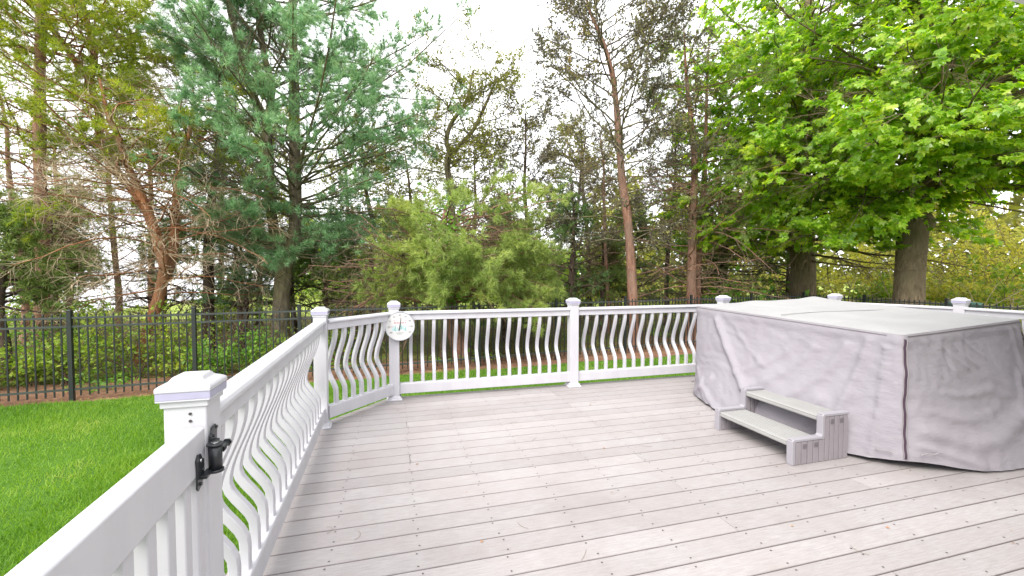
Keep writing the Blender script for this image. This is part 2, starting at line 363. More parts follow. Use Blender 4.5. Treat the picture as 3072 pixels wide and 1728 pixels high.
MAPLEF = [(0, i, i + 1 if i < len(_mo) else 1) for i in range(1, len(_mo) + 1)]
_s = [(0, 0), (0.46, 0.04), (0.58, 0.56), (0.21, 0.52), (0, 1.0), (-0.21, 0.52), (-0.58, 0.56), (-0.46, 0.04)]
MAPLE_S = np.array([(x, y, 0.10 * abs(x) - 0.22 * y * y - 0.18 * x * x) for x, y in _s]); MAPLE_SF = [(0, 1, 3), (1, 2, 3), (0, 3, 5), (3, 4, 5), (0, 5, 7), (5, 6, 7)]
def leaves(mb, C, Ax, size, shape=LEAF4, faces=LEAF4F, nup=0.8, spread=0.8):
    N = unit(np.array([0, 0, nup]) + spread * rng.normal(size=C.shape)); scatter_shape(mb, C, Ax, N, size, shape, faces)
def tufts(mb, C, Ax, length, n=12, width=0.05, cone=0.9, droop=0.0):
    """bunches of needles: every needle one thin blade"""
    B = len(C); Cn = np.repeat(C, n, axis=0); An = np.repeat(unit(Ax), n, axis=0)
    D = splay(An, np.abs(rng.normal(cone, 0.35, B * n))); D[:, 2] -= droop; D = unit(D)
    Ln = np.repeat(length, n) * rng.uniform(0.7, 1.15, B * n)
    N = rng.normal(size=(B * n, 3)); w = width
    sh = np.array([(-w, 0, 0), (w, 0, 0), (0, 1, 0)])
    scatter_shape(mb, Cn, D, N, Ln, sh, [(0, 1, 2)])
def clump_mask(P, scale, thr, seed=0):
    s = seed * 3.7
    f = (np.sin(P[:, 0] * scale + s) + np.sin(P[:, 1] * scale * 1.1 + 1.3 + s) + np.sin(P[:, 2] * scale * 1.3 + 2.1 * s) +
         0.6 * np.sin((P[:, 0] + P[:, 2]) * scale * 2.1 + s) + 0.6 * np.sin((P[:, 1] - P[:, 2]) * scale * 1.9 - s))
    return f > thr
CAM = np.array([0, 0, 1.31])
# ================================================================== the setting
GZ = -0.5
def sheet(name, pts, z, mat, sub=0, thick=0.0):
    bm = bmesh.new(); vs = [bm.verts.new((x, y, z)) for x, y in pts]; bm.faces.new(vs)
    bmesh.ops.recalc_face_normals(bm, faces=list(bm.faces))
    for f in bm.faces:
        if f.normal.z < 0: f.normal_flip()
    o = inst(name, bm_mesh(bm, name, mat)); return tag(o, kind='structure')
sheet('ground', [(-900, -900), (900, -900), (900, 900), (-900, 900)], GZ - 0.012, 'forest_ground')
# wobbling lawn edge in front of the fence
ed = []
for x in np.arange(-16, 10.61, 0.35):
    y = np.interp(x, [-16, -5.2, -1.0, 2.5, 5.8, 8.5, 10.7], [6.55, 7.36, 7.76, 7.95, 8.12, 8.3, 8.0]) + 0.05 * math.sin(x * 2.1) + 0.03 * math.sin(x * 5.3 + 1)
    ed.append((float(x), float(y)))
EDGE = np.array(ed)
mul = ed + [(10.75, 4.0), (11.6, 4.0), (11.6, 9.9), (-4.0, 8.8), (-16, 8.2)]
sheet('mulch_bed', mul, GZ - 0.008, 'mulch')
sheet('lawn', [(-16, -8)] + ed + [(10.62, 7.7), (10.62, -8)], GZ, 'lawn_soil')
sheet('far_lawn', [(-14, 20), (40, 19), (90, 60), (-10, 60)], GZ - 0.008, 'far_lawn')
sheet('pond', [(-120, 17), (-22, 19), (-13.5, 24), (-13, 60), (-60, 300), (-500, 600), (-900, 200)], GZ - 0.006, 'water')

# ------------------------------------------------------------------ deck
DECK = empty('deck', (0, 0, 0)); tag(DECK, kind='structure')
DXR = 6.42
def deck_x0(y): return -0.70 if y <= 3.93 else -0.70 + (y - 3.93) * (0.62 / 0.71)
def deck_x1(y): return 6.55 if y <= 3.45 else 6.55 - (y - 3.45) * 0.36
BW, GAP = 0.14, 0.0056
ys = np.arange(2.0393 - 0.14 * 24, 4.68, BW)
JOINT = {12: [0.10], 7: [0.10], 13: [1.68], 9: [1.68], 4: [1.68], 1: [1.68], -2: [1.68], -1: [2.8], 2: [3.35], 3: [2.8], 6: [2.75], 11: [3.9], 8: [4.1], 10: [2.6, 5.0], 14: [3.0], 16: [1.68], -3: [3.4], -4: [0.9, 4.2], -6: [2.1], -7: [0.10, 3.4]}
bi = 0
for yi, y0 in enumerate(ys):
    y0 = float(y0) + GAP / 2; y1 = float(y0) + BW - GAP
    if y1 > 4.69: y1 = 4.69
    if y1 - y0 < 0.03: continue
    cuts = JOINT.get(yi - 24, [[4.5], [3.7], [5.2]][yi % 3])
    xs = [None] + [c + 0.0 for c in cuts] + [None]
    for a, b in zip(xs[:-1], xs[1:]):
        xa0, xa1 = (deck_x0(y0), deck_x0(y1)) if a is None else (a + 0.0015, a + 0.0015)
        xb0, xb1 = (deck_x1(y0), deck_x1(y1)) if b is None else (b - 0.0015, b - 0.0015)
        zt = -0.0008 * random.random(); r = 0.0025
        m = MB()
        # rounded long edges: section (y, z)
        sec = [(y0, -0.025), (y0, zt - r), (y0 + r, zt), (y1 - r, zt), (y1, zt - r), (y1, -0.025)]
        V = []
        for sy, sz in sec: V.append((xa0 + (xa1 - xa0) * (sy - y0) / (y1 - y0), sy, sz))
        for sy, sz in sec: V.append((xb0 + (xb1 - xb0) * (sy - y0) / (y1 - y0), sy, sz))
        F4 = [(i, i + 6, (i + 1) % 6 + 6, (i + 1) % 6) for i in range(6)]
        m.add(V, F4); m.add(np.zeros((0, 3)), np.zeros((0, 4), int))
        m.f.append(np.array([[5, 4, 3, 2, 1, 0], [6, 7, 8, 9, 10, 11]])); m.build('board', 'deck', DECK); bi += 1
# screws in pairs over every joist
m = MB(); ring = [(math.cos(a), math.sin(a)) for a in np.arange(6) * math.pi / 3]
for y0 in ys:
    for j in range(-2, 17):
        for oy in (0.026, 0.114):
            x = 0.10 + 0.40 * j + random.uniform(-0.012, 0.012); y = float(y0) + oy + random.uniform(-0.006, 0.006)
            if x < deck_x0(y) + 0.06 or x > deck_x1(y) - 0.05 or y > 4.66: continue
            rr = 0.005
            m.add([(x + rr * a, y + rr * b, 0.0012) for a, b in ring], [(0, 1, 2, 3, 4, 5)])
m.build('screws', 'screw', DECK, kind='stuff')
# rim joist boards all round and dark joists under the boards
def rim(p, q):
    p = Vector((p[0], p[1], 0)); q = Vector((q[0], q[1], 0)); d = q - p; L = d.length; ang = math.atan2(d.y, d.x)
    me = bev_box('rim_board', 'deck_rim', L, 0.03, 0.24, 0.004, 1, (L / 2, 0, -0.146))
    inst('rim_board', me, DECK, (p.x, p.y, 0), (0, 0, ang))
PER = [(-0.715, -1.4), (-0.715, 3.935), (-0.095, 4.705), (6.10, 4.705), (6.565, 3.45), (6.565, -1.4)]
for a, b in zip(PER[:-1], PER[1:]): rim(a, b)
m = MB()
for j in range(-2, 17):
    x = 0.10 + 0.4 * j; m.box(x - 0.019, x + 0.019, -1.35, min(4.68, 3.9 + (x + 0.7) * 1.1) if x < 0.1 else (4.68 if x < 6.0 else 3.6), -0.24, -0.0262)
m.build('joists', 'dark_wood', DECK, kind='stuff')
m = MB()
for p, q in zip(PER[:-1], PER[1:]):                                   # skirting down to the grass
    p = np.array(p); q = np.array(q); n = max(2, int(np.linalg.norm(q - p) / 0.14))
    for i in range(n):
        a = p + (q - p) * i / n; b = p + (q - p) * (i + 0.95) / n
        nn = np.array([(q - p)[1], -(q - p)[0]]); nn = nn / np.linalg.norm(nn) * 0.02
        V = [(a[0], a[1], GZ), (b[0], b[1], GZ), (b[0] + nn[0], b[1] + nn[1], GZ), (a[0] + nn[0], a[1] + nn[1], GZ)]
        V += [(x, y, -0.268) for x, y, z in V]
        m.add(V, [(0, 3, 2, 1), (4, 5, 6, 7), (0, 1, 5, 4), (1, 2, 6, 5), (2, 3, 7, 6), (3, 0, 4, 7)])
m.build('skirting', 'dark_wood', DECK, kind='stuff')
# fallen needles and bits lying on the boards
m = MB(); B = 34
C = np.stack([rng.uniform(-0.4, 4.5, B), rng.uniform(0.9, 4.5, B), np.full(B, 0.003)], 1)
an = rng.uniform(0, 6.28, B); P = np.zeros((B, 5, 3)); P[:, 0] = C; cv = rng.normal(0, 0.5, B)
for i in range(1, 5):
    P[:, i] = P[:, i - 1] + np.stack([np.cos(an), np.sin(an), 0 * an], 1) * (rng.uniform(0.012, 0.03, B))[:, None]; an = an + cv
tubes(m, P, np.full((B, 5), 0.0008), 3)
nl = m.build('fallen_needles', 'twig_brown', kind='stuff'); tag(nl, 'thin brown pine needles scattered over the deck boards', 'litter')

m = MB(); B = 40; C = np.stack([rng.uniform(-0.4, 4.0, B), rng.uniform(0.9, 4.5, B), np.full(B, 0.004)], 1)
scatter_shape(m, C, rng.normal(size=(B, 3)) * np.array([1, 1, 0.1]), np.tile([[0, 0, 1.0]], (B, 1)) + 0.3 * rng.normal(size=(B, 3)), rng.uniform(0.008, 0.022, B), LEAF4, LEAF4F)
lb_ = m.build('leaf_bits', 'litter', kind='stuff'); tag(lb_, 'tiny brown leaf crumbs lying on the deck boards', 'litter')
# ------------------------------------------------------------------ posts
PW = 0.102
me_sleeve = bev_box('sleeve', 'vinyl', PW, PW, 0.955, 0.004, 2, (0, 0, 0.4775))
me_flange = square_loft('base_trim', 'vinyl', [(0.078, 0.001), (0.078, 0.012), (0.066, 0.02), (0.062, 0.036), (0.0535, 0.042)], 0.002)
me_skirt = square_loft('cap', 'vinyl', [(0.0535, 0.945), (0.0565, 0.945), (0.0565, 0.962), (0.0645, 0.963), (0.0645, 0.967), (0.060, 0.968), (0.060, 0.988), (0.0655, 0.9885), (0.0655, 0.999), (0.060, 1.005), (0.045, 1.013), (0.042, 1.014), (0.035, 1.024), (0.032, 1.026)], 0.0012)
me_band = square_loft('lens_band', 'lens', [(0.0605, 0.9682), (0.0638, 0.9682), (0.0638, 0.9878), (0.0605, 0.9878)], 0)
me_pscrew = cyl('screw_head', 'screw', 0.004, 0.003, 8, 'y')
posts = [((-0.553, 1.41), 0.5, 'nearest white railing post, black gate hinge screwed to it'),
         ((-0.60, 3.93), 0.5, 'white corner post where the long side railing meets the short angled railing'),
         ((0.0, 4.60), 0, 'white railing post carrying the round thermometer'),
         ((2.0, 4.60), 0, 'white railing post in the middle of the straight back railing'),
         ((4.10, 4.62), 0, 'white railing post showing its cap behind the far corner of the tub cover'),
         ((5.99, 4.62), 10, 'white railing post behind the tub cover, between the two maple trunks'),
         ((6.40, 3.45), 10, 'white railing post behind the tub cover, beside the thick bare maple trunk')]
for (x, y), rz, lab in posts:
    t = empty('railing_post', (x, y, 0), R(rz), lab, 'post', 'white deck railing posts')
    inst('sleeve', me_sleeve, t); inst('base_trim', me_flange, t); cpo = inst('cap', me_skirt, t); inst('lens_band', me_band, cpo)
    if y < 2:
        for zz in (0.925, 0.905): inst('screw_head', me_pscrew, t, (0.012, -0.052, zz))

# ------------------------------------------------------------------ belly balusters and railing sections
def belly(s):
    def ss(a, b, x): t = min(1, max(0, (x - a) / (b - a))); return t * t * (3 - 2 * t)
    return ss(0.06, 0.56, s) * (1 - ss(0.56, 0.84, s))
ZB, ZT = 0.160, 0.846; h = 0.0175; m = MB(); V = []; Kb = 22
for i in range(Kb):
    s = i / (Kb - 1); z = ZT + (ZB - ZT) * s; o = 0.098 * belly(s)
    ds = 0.01; dz = (ZB - ZT) * ds * 2; do = 0.098 * (belly(min(1, s + ds)) - belly(max(0, s - ds))); L = math.hypot(dz, do)
    ny, nz = -dz / L, do / L                     # normal in the bending plane
    c = 0.004
    for a, b in ((-h, -h + c), (-h + c, -h), (h - c, -h), (h, -h + c), (h, h - c), (h - c, h), (-h + c, h), (-h, h - c)):
        V.append((a, o + b * ny, z + b * nz))
F = []
for i in range(Kb - 1):
    for j in range(8): F.append((i * 8 + j, i * 8 + 8 + j, i * 8 + 8 + (j + 1) % 8, i * 8 + (j + 1) % 8))
m.add(V, F); me_bal = m.mesh('baluster', 'vinyl')
# two-part top rail profile and the bottom rail profile (y, z)
TOPR = [(-0.026, 0.825), (0.026, 0.825), (0.026, 0.878), (0.034, 0.886), (0.046, 0.888), (0.046, 0.902), (0.036, 0.914), (-0.036, 0.914), (-0.046, 0.902), (-0.046, 0.888), (-0.034, 0.886), (-0.026, 0.878)]
BOTR = [(-0.030, 0.060), (0.030, 0.060), (0.030, 0.158), (0.026, 0.168), (-0.026, 0.168), (-0.030, 0.158)]
me_brk = square_loft('rail_bracket', 'vinyl', [(0.030, 0.0), (0.030, 0.006), (0.026, 0.010)], 0.001)
def section(p, q, nb, lab, skip=()):
    p = Vector((p[0], p[1], 0)); q = Vector((q[0], q[1], 0)); d = q - p; L = d.length; u = d / L
    t = empty('railing_section', tuple(p), math.atan2(d.y, d.x), lab, 'railing', 'white deck railing sections')
    g = 0.0525
    inst('top_rail', extrude_poly('top_rail', 'vinyl', TOPR, 'x', g, L - g, 0.0022, 1), t)
    inst('bottom_rail', extrude_poly('bottom_rail', 'vinyl', BOTR, 'x', g, L - g, 0.0025, 1), t)
    for x, sg in ((g, 1), (L - g, -1)):
        for z in (0.115,):
            inst('rail_bracket', me_brk, t, (x, 0, z), (0, R(90 * sg), 0), scale=(1.85, 1.12, 1))
    sp = (L - 2 * g) / (nb + 1)
    for i in range(nb): inst('baluster', me_bal, t, (g + sp * (i + 1), 0, 0))
P_ = [p for p, _, _ in posts]
section(P_[0], P_[1], 18, 'long white railing with curved balusters running along the lawn side of the deck')
section(P_[1], P_[2], 7, 'short angled white railing section between the corner post and the thermometer post')
section(P_[2], P_[3], 15, 'white back railing section between the thermometer post and the next post')
section(P_[3], P_[4], 15, 'white back railing section running behind the far corner of the tub cover')
section(P_[4], P_[5], 14, 'white back railing section wholly behind the tub cover')
section(P_[5], P_[6], 9, 'angled white railing section behind the tub, its top rail showing over the cover')
section(P_[6], (6.42, 1.30), 16, 'white railing section past the tub at the right edge of the deck')

# ------------------------------------------------------------------ gate with its black hinge
gd = Vector((0.0455, -0.999, 0)); GLEN = 0.98
gate = empty('deck_gate', (-0.5245, 1.338, 0), math.atan2(gd.y, gd.x), 'white vinyl deck gate with wide top rail at the lower left corner', 'gate')
# local: x towards the camera end, y = towards the deck (+X world)
inst('top_rail', bev_box('top_rail', 'vinyl', GLEN, 0.054, 0.112, 0.006, 3, (GLEN / 2 + 0.004, 0, 0.838)), gate)
inst('bottom_rail', bev_box('bottom_rail', 'vinyl', GLEN, 0.050, 0.112, 0.006, 2, (GLEN / 2 + 0.004, 0, 0.13)), gate)
for x in (0.028, GLEN - 0.02): inst('stile', bev_box('stile', 'vinyl', 0.044, 0.046, 0.70, 0.004, 2, (0, 0, 0.434)), gate, (x, 0, 0))
me_pk = bev_box('picket', 'vinyl', 0.038, 0.036, 0.60, 0.004, 2, (0, 0, 0.484))
for i in range(9): inst('picket', me_pk, gate, (0.098 + i * 0.092, 0, 0))
# hinge: gate leaf plate, post leaf plate, spring barrel, tension bolt, screws
def plate_outline(w, hh): return [(-w * .5, -hh * .42), (-w * .32, -hh * .5), (w * .1, -hh * .42), (w * .28, -hh * .30), (w * .5, -hh * .24), (w * .5, hh * .24), (w * .28, hh * .30), (w * .1, hh * .46), (-w * .25, hh * .5), (-w * .5, hh * .36), (-w * .42, hh * .1), (-w * .42, -hh * .12)]
yf = 0.0275
hp = inst('hinge', extrude_poly('hinge', 'hinge_metal', [(x + 0.070, z + 0.790) for x, z in plate_outline(-0.062, 0.118)], 'y', yf, yf + 0.005, 0.001, 1), gate)
hp['label'] = 'black metal spring hinge'; hp.scale = (0.8, 0.9, 0.8); hp.location = (0.0, 0.1 * 0.0275, 0.2 * 0.812)
inst('post_plate', extrude_poly('post_plate', 'hinge_metal', [(x - 0.058, z + 0.842) for x, z in plate_outline(0.062, 0.112)], 'y', yf + 0.001, yf + 0.006, 0.001, 1), hp)
inst('barrel', cyl('barrel', 'hinge_metal', 0.0185, 0.086, 20, 'z', center=(0.012, yf + 0.026, 0.808)), hp)
inst('barrel_collar', cyl('barrel_collar', 'hinge_metal', 0.0225, 0.007, 20, 'z', center=(0.012, yf + 0.026, 0.853)), hp)
inst('barrel_collar', cyl('barrel_collar', 'hinge_metal', 0.0225, 0.009, 20, 'z', center=(0.012, yf + 0.026, 0.764)), hp)
inst('barrel_cap', cyl('barrel_cap', 'chrome', 0.010, 0.004, 12, 'z', center=(0.012, yf + 0.026, 0.8585)), hp)
inst('hinge_arm', bev_box('hinge_arm', 'hinge_metal', 0.062, 0.020, 0.012, 0.002, 1, (0.045, yf + 0.012, 0.768)), hp)
inst('hinge_arm', bev_box('hinge_arm', 'hinge_metal', 0.062, 0.020, 0.010, 0.002, 1, (-0.022, yf + 0.012, 0.848)), hp)
inst('tension_bolt', cyl('tension_bolt', 'hinge_metal', 0.0095, 0.060, 14, 'x', center=(-0.040, yf + 0.036, 0.826)), hp)
inst('bolt_head', cyl('bolt_head', 'hinge_metal', 0.014, 0.008, 6, 'x', center=(-0.072, yf + 0.036, 0.826)), hp)
inst('bracket', bev_box('bracket', 'hinge_metal', 0.030, 0.034, 0.008, 0.002, 1, (-0.046, yf + 0.022, 0.811)), hp)
for x, z, mt in ((0.076, 0.826, 'chrome'), (0.078, 0.750, 'hinge_metal'), (-0.078, 0.886, 'hinge_metal'), (-0.050, 0.862, 'hinge_metal'), (0.060, 0.790, 'hinge_metal')):
    inst('screw_head', cyl('screw_head', mt, 0.0055, 0.006, 10, 'y', center=(x, yf + 0.007, z)), hp)

# ------------------------------------------------------------------ thermometer dial on the post
th = empty('dial_thermometer', (0.057, 4.528, 0.772), R(4), 'round white dial thermometer with black pointer on the railing post', 'thermometer')
def disc(name, mat, r, y0, y1, n=64, r2=None, parent=th):
    me = cyl(name, mat, r, abs(y1 - y0), n, 'y', r2, center=(0, (y0 + y1) / 2, 0)); return inst(name, me, parent)
RD = 0.149
disc('housing', 'dial_rim', RD, -0.022, 0.018); face = disc('face', 'dial', RD - 0.007, -0.024, -0.0222)
bm = bmesh.new()
for i in range(64):
    pass
bm.free()
P = np.array([[(math.cos(a) * (RD - 0.004), -0.024, math.sin(a) * (RD - 0.004)) for a in np.linspace(0, 2 * math.pi, 65)]])
m = MB(); tubes(m, P, np.full((1, 65), 0.0048), 8); m.build('rim', 'dial_rim', th, smooth=True)
def flat(name, mat, pts, y, parent):
    m = MB(); m.add([(x, y, z) for x, z in pts], [tuple(range(len(pts)))]); return m.build(name, mat, parent)
# printed picture: teal zigzag of mountains, and the words as rows of small dabs too blurred to read
for i, (x0, w0, zt, zb) in enumerate([(-0.066, 0.016, 0.012, -0.040), (-0.046, 0.014, 0.018, -0.046), (-0.022, 0.012, 0.000, -0.046), (0.014, 0.012, 0.022, -0.030), (0.032, 0.015, 0.026, -0.034), (0.054, 0.014, -0.004, -0.044)]):
    flat('picture_tree', 'ink_teal' if i % 2 else 'ink_pale', [(x0 - w0, zb), (x0 + w0 * .8, zb - 0.004), (x0 + w0 * .55, (zb + zt) / 2), (x0, zt), (x0 - w0 * .5, (zb + zt) / 2 + 0.004)], -0.0245 - 0.0001 * i, face)
m = MB()
for i in range(8):
    x = -0.055 + i * 0.0155 + random.uniform(-.002, .002); m.add([(x - .004, -0.0246, .028), (x + .003, -0.0246, .027), (x + .004, -0.0246, .043), (x - .003, -0.0246, .044)], [(0, 1, 2, 3)])
m.build('lettering', 'ink_red', face, kind='stuff')
m = MB()
for r0, z0, n in ((0.0, -0.070, 9), (0.0, -0.082, 6)):
    for i in range(n):
        x = (i - n / 2) * 0.009; m.add([(x, -0.0246, z0), (x + .006, -0.0246, z0), (x + .006, -0.0246, z0 + .005), (x, -0.0246, z0 + .005)], [(0, 1, 2, 3)])
m.build('lettering', 'ink_dark', face, kind='stuff')
def numeral(txt, ang, rad, size, mat):
    cu = bpy.data.curves.new('numeral', 'FONT'); cu.body = txt; cu.size = size; cu.align_x = 'CENTER'; cu.align_y = 'CENTER'
    o = bpy.data.objects.new('tmp', cu); COL.objects.link(o); dg = bpy.context.evaluated_depsgraph_get()
    me = bpy.data.meshes.new_from_object(o.evaluated_get(dg)); bpy.data.objects.remove(o); me.materials.clear(); me.materials.append(M[mat])
    a = R(ang); inst('numeral', me, face, (rad * math.sin(a), -0.0247, rad * math.cos(a)), (R(90), 0, 0))
for i, tx in enumerate(['-40', '-20', '0', '20', '40', '60', '80', '100', '120']): numeral(tx, -124 + i * 31, 0.112, 0.027, 'ink_dark')
for i, tx in enumerate(['-30', '-10', '10', '30', '50']): numeral(tx, -92 + i * 46, 0.083, 0.016, 'ink_red')
m = MB(); P = np.array([[(-0.010, -0.027, -0.042), (0.004, -0.027, 0.030), (0.0105, -0.027, 0.088)]]); tubes(m, P, np.array([[0.0052, 0.004, 0.0015]]), 6); m.build('pointer', 'needle_black', th)
inst('pivot', cyl('pivot', 'needle_black', 0.006, 0.006, 12, 'y', center=(0, -0.027, 0)), th)

# ------------------------------------------------------------------ covered hot tub
tub = empty('covered_hot_tub', (4.1, 3.05, 0), 0, 'hot tub under a zipped lavender-grey fabric cover', 'hot tub')
TO = Vector((4.1, 3.05, 0))
top_c = [(3.18, 3.99, 0.958), (3.265, 2.06, 0.897), (4.78, 2.20, 0.945), (5.02, 4.15, 1.005)]       # L, F, R, B
bot_p = {0: (3.17, 3.99), 1: (3.27, 2.045), 2: (4.92, 2.05), 3: (5.08, 4.2)}
N_E = 88                                                   # samples per side
def side_pts():
    T, Bt, S = [], [], []
    for e in range(4):
        a = Vector(top_c[e]); b = Vector(top_c[(e + 1) % 4]); p = Vector(bot_p[e]); q = Vector(bot_p[(e + 1) % 4])
        d = (q - p).normalized(); nrm = Vector((d.y, -d.x)) * (-1)
        ctr = Vector((4.1, 3.05)); 
        if (p + q).dot(nrm) / 2 < ctr.dot(nrm): nrm = -nrm
        for i in range(N_E):
            t = i / N_E
            fl = {0: 0.30, 1: 0.235, 2: 0.08, 3: 0.06}[e] * (math.sin(math.pi * t) ** 0.75 if e else math.sin(math.pi * min(1, t * 1.0)) ** 0.8)
            tp = a.lerp(b, t); bp = p.lerp(q, t) + nrm * fl
            T.append(tp); Bt.append(bp); S.append((e, t, nrm))
    return T, Bt, S
T_, B_, S_ = side_pts(); NP = len(T_)
# soften the corners of the outline
def smooth_ring(A, it):
    A = [Vector(a) for a in A]
    for _ in range(it): A = [(A[i - 1] + A[i] * 2 + A[(i + 1) % NP]) / 4 for i in range(NP)]
    return A
T_ = smooth_ring(T_, 3); B_ = smooth_ring(B_, 12)
ridges = {0: [((0.17, 0.12), (0.28, 0.50), (0.50, 0.82), 0.030, 0.034), ((0.20, 0.75), (0.10, 0.95), (0.02, 0.99), 0.03, 0.022), ((0.12, 0.80), (0.2, 0.95), (0.3, 1.0), 0.022, 0.024), ((0.05, 0.70), (0.12, 0.9), (0.22, 1.0), 0.02, 0.018),
              ((0.82, 0.15), (0.76, 0.50), (0.55, 0.80), 0.032, 0.024), ((0.90, 0.08), (0.86, 0.5), (0.78, 0.97), 0.028, 0.030), ((0.70, 0.22), (0.62, 0.50), (0.42, 0.72), 0.030, 0.020), ((0.955, 0.12), (0.945, 0.6), (0.93, 1.0), 0.016, 0.022), ((0.60, 0.25), (0.52, 0.45), (0.36, 0.60), 0.022, 0.013), ((0.30, 0.18), (0.38, 0.36), (0.50, 0.46), 0.018, 0.010), ((0.76, 0.62), (0.72, 0.82), (0.70, 1.0), 0.03, 0.020)],
          1: [((0.06, 0.05), (0.12, 0.2), (0.20, 0.34), 0.012, 0.012), ((0.13, 0.04), (0.19, 0.18), (0.30, 0.32), 0.012, 0.013), ((0.21, 0.04), (0.27, 0.16), (0.40, 0.30), 0.013, 0.013), ((0.30, 0.04), (0.38, 0.2), (0.48, 0.30), 0.013, 0.011), ((0.40, 0.04), (0.47, 0.15), (0.56, 0.24), 0.013, 0.010),
              ((0.08, 0.76), (0.35, 0.90), (0.64, 0.68), 0.045, 0.024), ((0.64, 0.68), (0.72, 0.58), (0.80, 0.42), 0.026, 0.028), ((0.68, 0.98), (0.74, 0.78), (0.80, 0.60), 0.034, 0.028), ((0.10, 0.60), (0.3, 0.70), (0.52, 0.60), 0.024, 0.008), ((0.05, 0.88), (0.14, 0.90), (0.28, 0.97), 0.022, 0.016), ((0.86, 0.08), (0.87, 0.3), (0.85, 0.52), 0.022, 0.022), ((0.93, 0.08), (0.94, 0.4), (0.95, 0.95), 0.022, 0.024), ((0.20, 0.46), (0.34, 0.52), (0.52, 0.46), 0.02, 0.010)],
          2: [], 3: []}
def ridge_amt(e, t, v):
    s = 0.0
    for a, b, c, w, amp in ridges[e]:
        best = 9.0
        for j in range(25):
            u = j / 24; x = (1 - u) ** 2 * a[0] + 2 * u * (1 - u) * b[0] + u * u * c[0]; y = (1 - u) ** 2 * a[1] + 2 * u * (1 - u) * b[1] + u * u * c[1]
            d = ((t - x) * 1.6) ** 2 + ((v - y) * 0.8) ** 2
            if d < best: best = d
        s += amp * math.exp(-best / (w * w))
    return s
ROWS = 60; V = []
for r in range(ROWS):
    v = r / (ROWS - 1)
    for i in range(NP):
        e, t, nrm = S_[i]; tp = T_[i]; bp = B_[i]
        fl = v ** 1.5 if e != 1 else v ** 1.25
        x = tp.x + (bp.x - tp.x) * fl; y = tp.y + (bp.y - tp.y) * fl
        ii = (i - N_E) * 64.0 / N_E; hem = 0.012 + 0.014 * (1 + math.sin(i * 0.09)) / 2 + 0.034 * math.exp(-((ii - 4) / 8.0) ** 2)
        z = tp.z + (hem - tp.z) * v
        edge = min(1, v * 9)
        q = Vector((x, y, z)); w_ = q + 0.25 * mnoise.noise_vector(q * 1.7); nzv = mnoise.noise(q * 2.3) * 0.016 + (0.30 - abs(mnoise.noise(w_ * 3.2 + Vector((3, 1, 7))))) * 0.012 + (0.25 - abs(mnoise.noise(Vector((w_.x + w_.z * .5, w_.y - w_.z * .6, w_.z)) * 8.0))) * 0.010 + mnoise.noise(Vector((q.x * 20, q.y * 20, q.z * 9))) * 0.0025
        off = edge * (nzv + ridge_amt(e, t, v))
        if e == 1: off -= 0.05 * math.exp(-(((t - 0.86) / 0.10) ** 2 + ((v - 0.62) / 0.12) ** 2)) * edge
        if v < 0.10 and v > 0.0: off += 0.008 * math.sin(v / 0.10 * math.pi)
        V.append((x + nrm.x * off - TO.x, y + nrm.y * off - TO.y, z - TO.z))
m = MB(); F = []
for r in range(ROWS - 1):
    for i in range(NP):
        j = (i + 1) % NP; F.append((r * NP + i, r * NP + NP + i, r * NP + NP + j, r * NP + j))
m.add(V, F); SIDE = np.array(V).reshape(ROWS, NP, 3)
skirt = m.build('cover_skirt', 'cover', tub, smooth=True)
# the top: rings shrinking to the middle, a little crowned, with soft sags and two humps along the back edge
m = MB(); V = []; RINGS = 26; cx, cy = 4.06, 3.10
for r in range(RINGS):
    f = r / (RINGS - 1) * 0.985
    for i in range(NP):
        tp = T_[i]; x = tp.x + (cx - tp.x) * f; y = tp.y + (cy - tp.y) * f
        z = tp.z + (0.962 - tp.z) * (1 - (1 - f) ** 1.6)
        q = Vector((x, y, 0)); s = min(1, f * 6)
        z += s * (mnoise.noise(q * 1.6) * 0.013 + mnoise.noise(q * 5.5) * 0.0035)
        z += 0.018 * math.exp(-((x - 3.98) ** 2 + (y - 4.02) ** 2) / 0.05) + 0.024 * math.exp(-((x - 4.98) ** 2 + (y - 4.1) ** 2) / 0.05)
        if r == 0: V.append((SIDE[0, i, 0], SIDE[0, i, 1], SIDE[0, i, 2] + 0.0005))
        else: V.append((x - TO.x, y - TO.y, z))
F = []
for r in range(RINGS - 1):
    for i in range(NP):
        j = (i + 1) % NP; F.append((r * NP + i, r * NP + j, r * NP + NP + j, r * NP + NP + i))
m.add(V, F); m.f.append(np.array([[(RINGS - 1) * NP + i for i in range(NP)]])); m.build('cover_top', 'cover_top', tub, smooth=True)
# zipper down the front corner with its tapes, edge piping, fold seam on top and tie straps
iz = N_E
def along_side(i, off, r0=0, r1=ROWS - 1):
    n = np.array([-0.62, -0.78, 0]); return np.array([[tuple(SIDE[r, i] + n * off) for r in range(r0, r1)]])
P = along_side(iz + 1, 0.004, 2); m = MB(); tubes(m, P, np.full(P.shape[:2], 0.0055), 6); zp = m.build('zipper', 'zipper', tub, smooth=True)
for k_, di in ((-1, -0.015), (1, 0.016)):
    Q = P.copy(); Q[:, :, 0] += 0.5 * di * (1 if k_ > 0 else 0.6); Q[:, :, 1] -= 0.5 * di
    m = MB(); tubes(m, Q, np.full(P.shape[:2], 0.0042), 6); m.build('zipper_tape', 'zip_tape', zp, smooth=True)
m = MB(); P = SIDE[1:2, iz + 3:2 * N_E - 1] + np.array([0, -0.004, 0.002]); tubes(m, P, np.full(P.shape[:2], 0.0030), 5); m.build('piping', 'seam', tub)
m = MB(); P = SIDE[1:2, 1:iz - 3] + np.array([-0.004, 0, 0.003]); tubes(m, P, np.full(P.shape[:2], 0.003), 5); m.build('piping', 'zip_tape', tub)
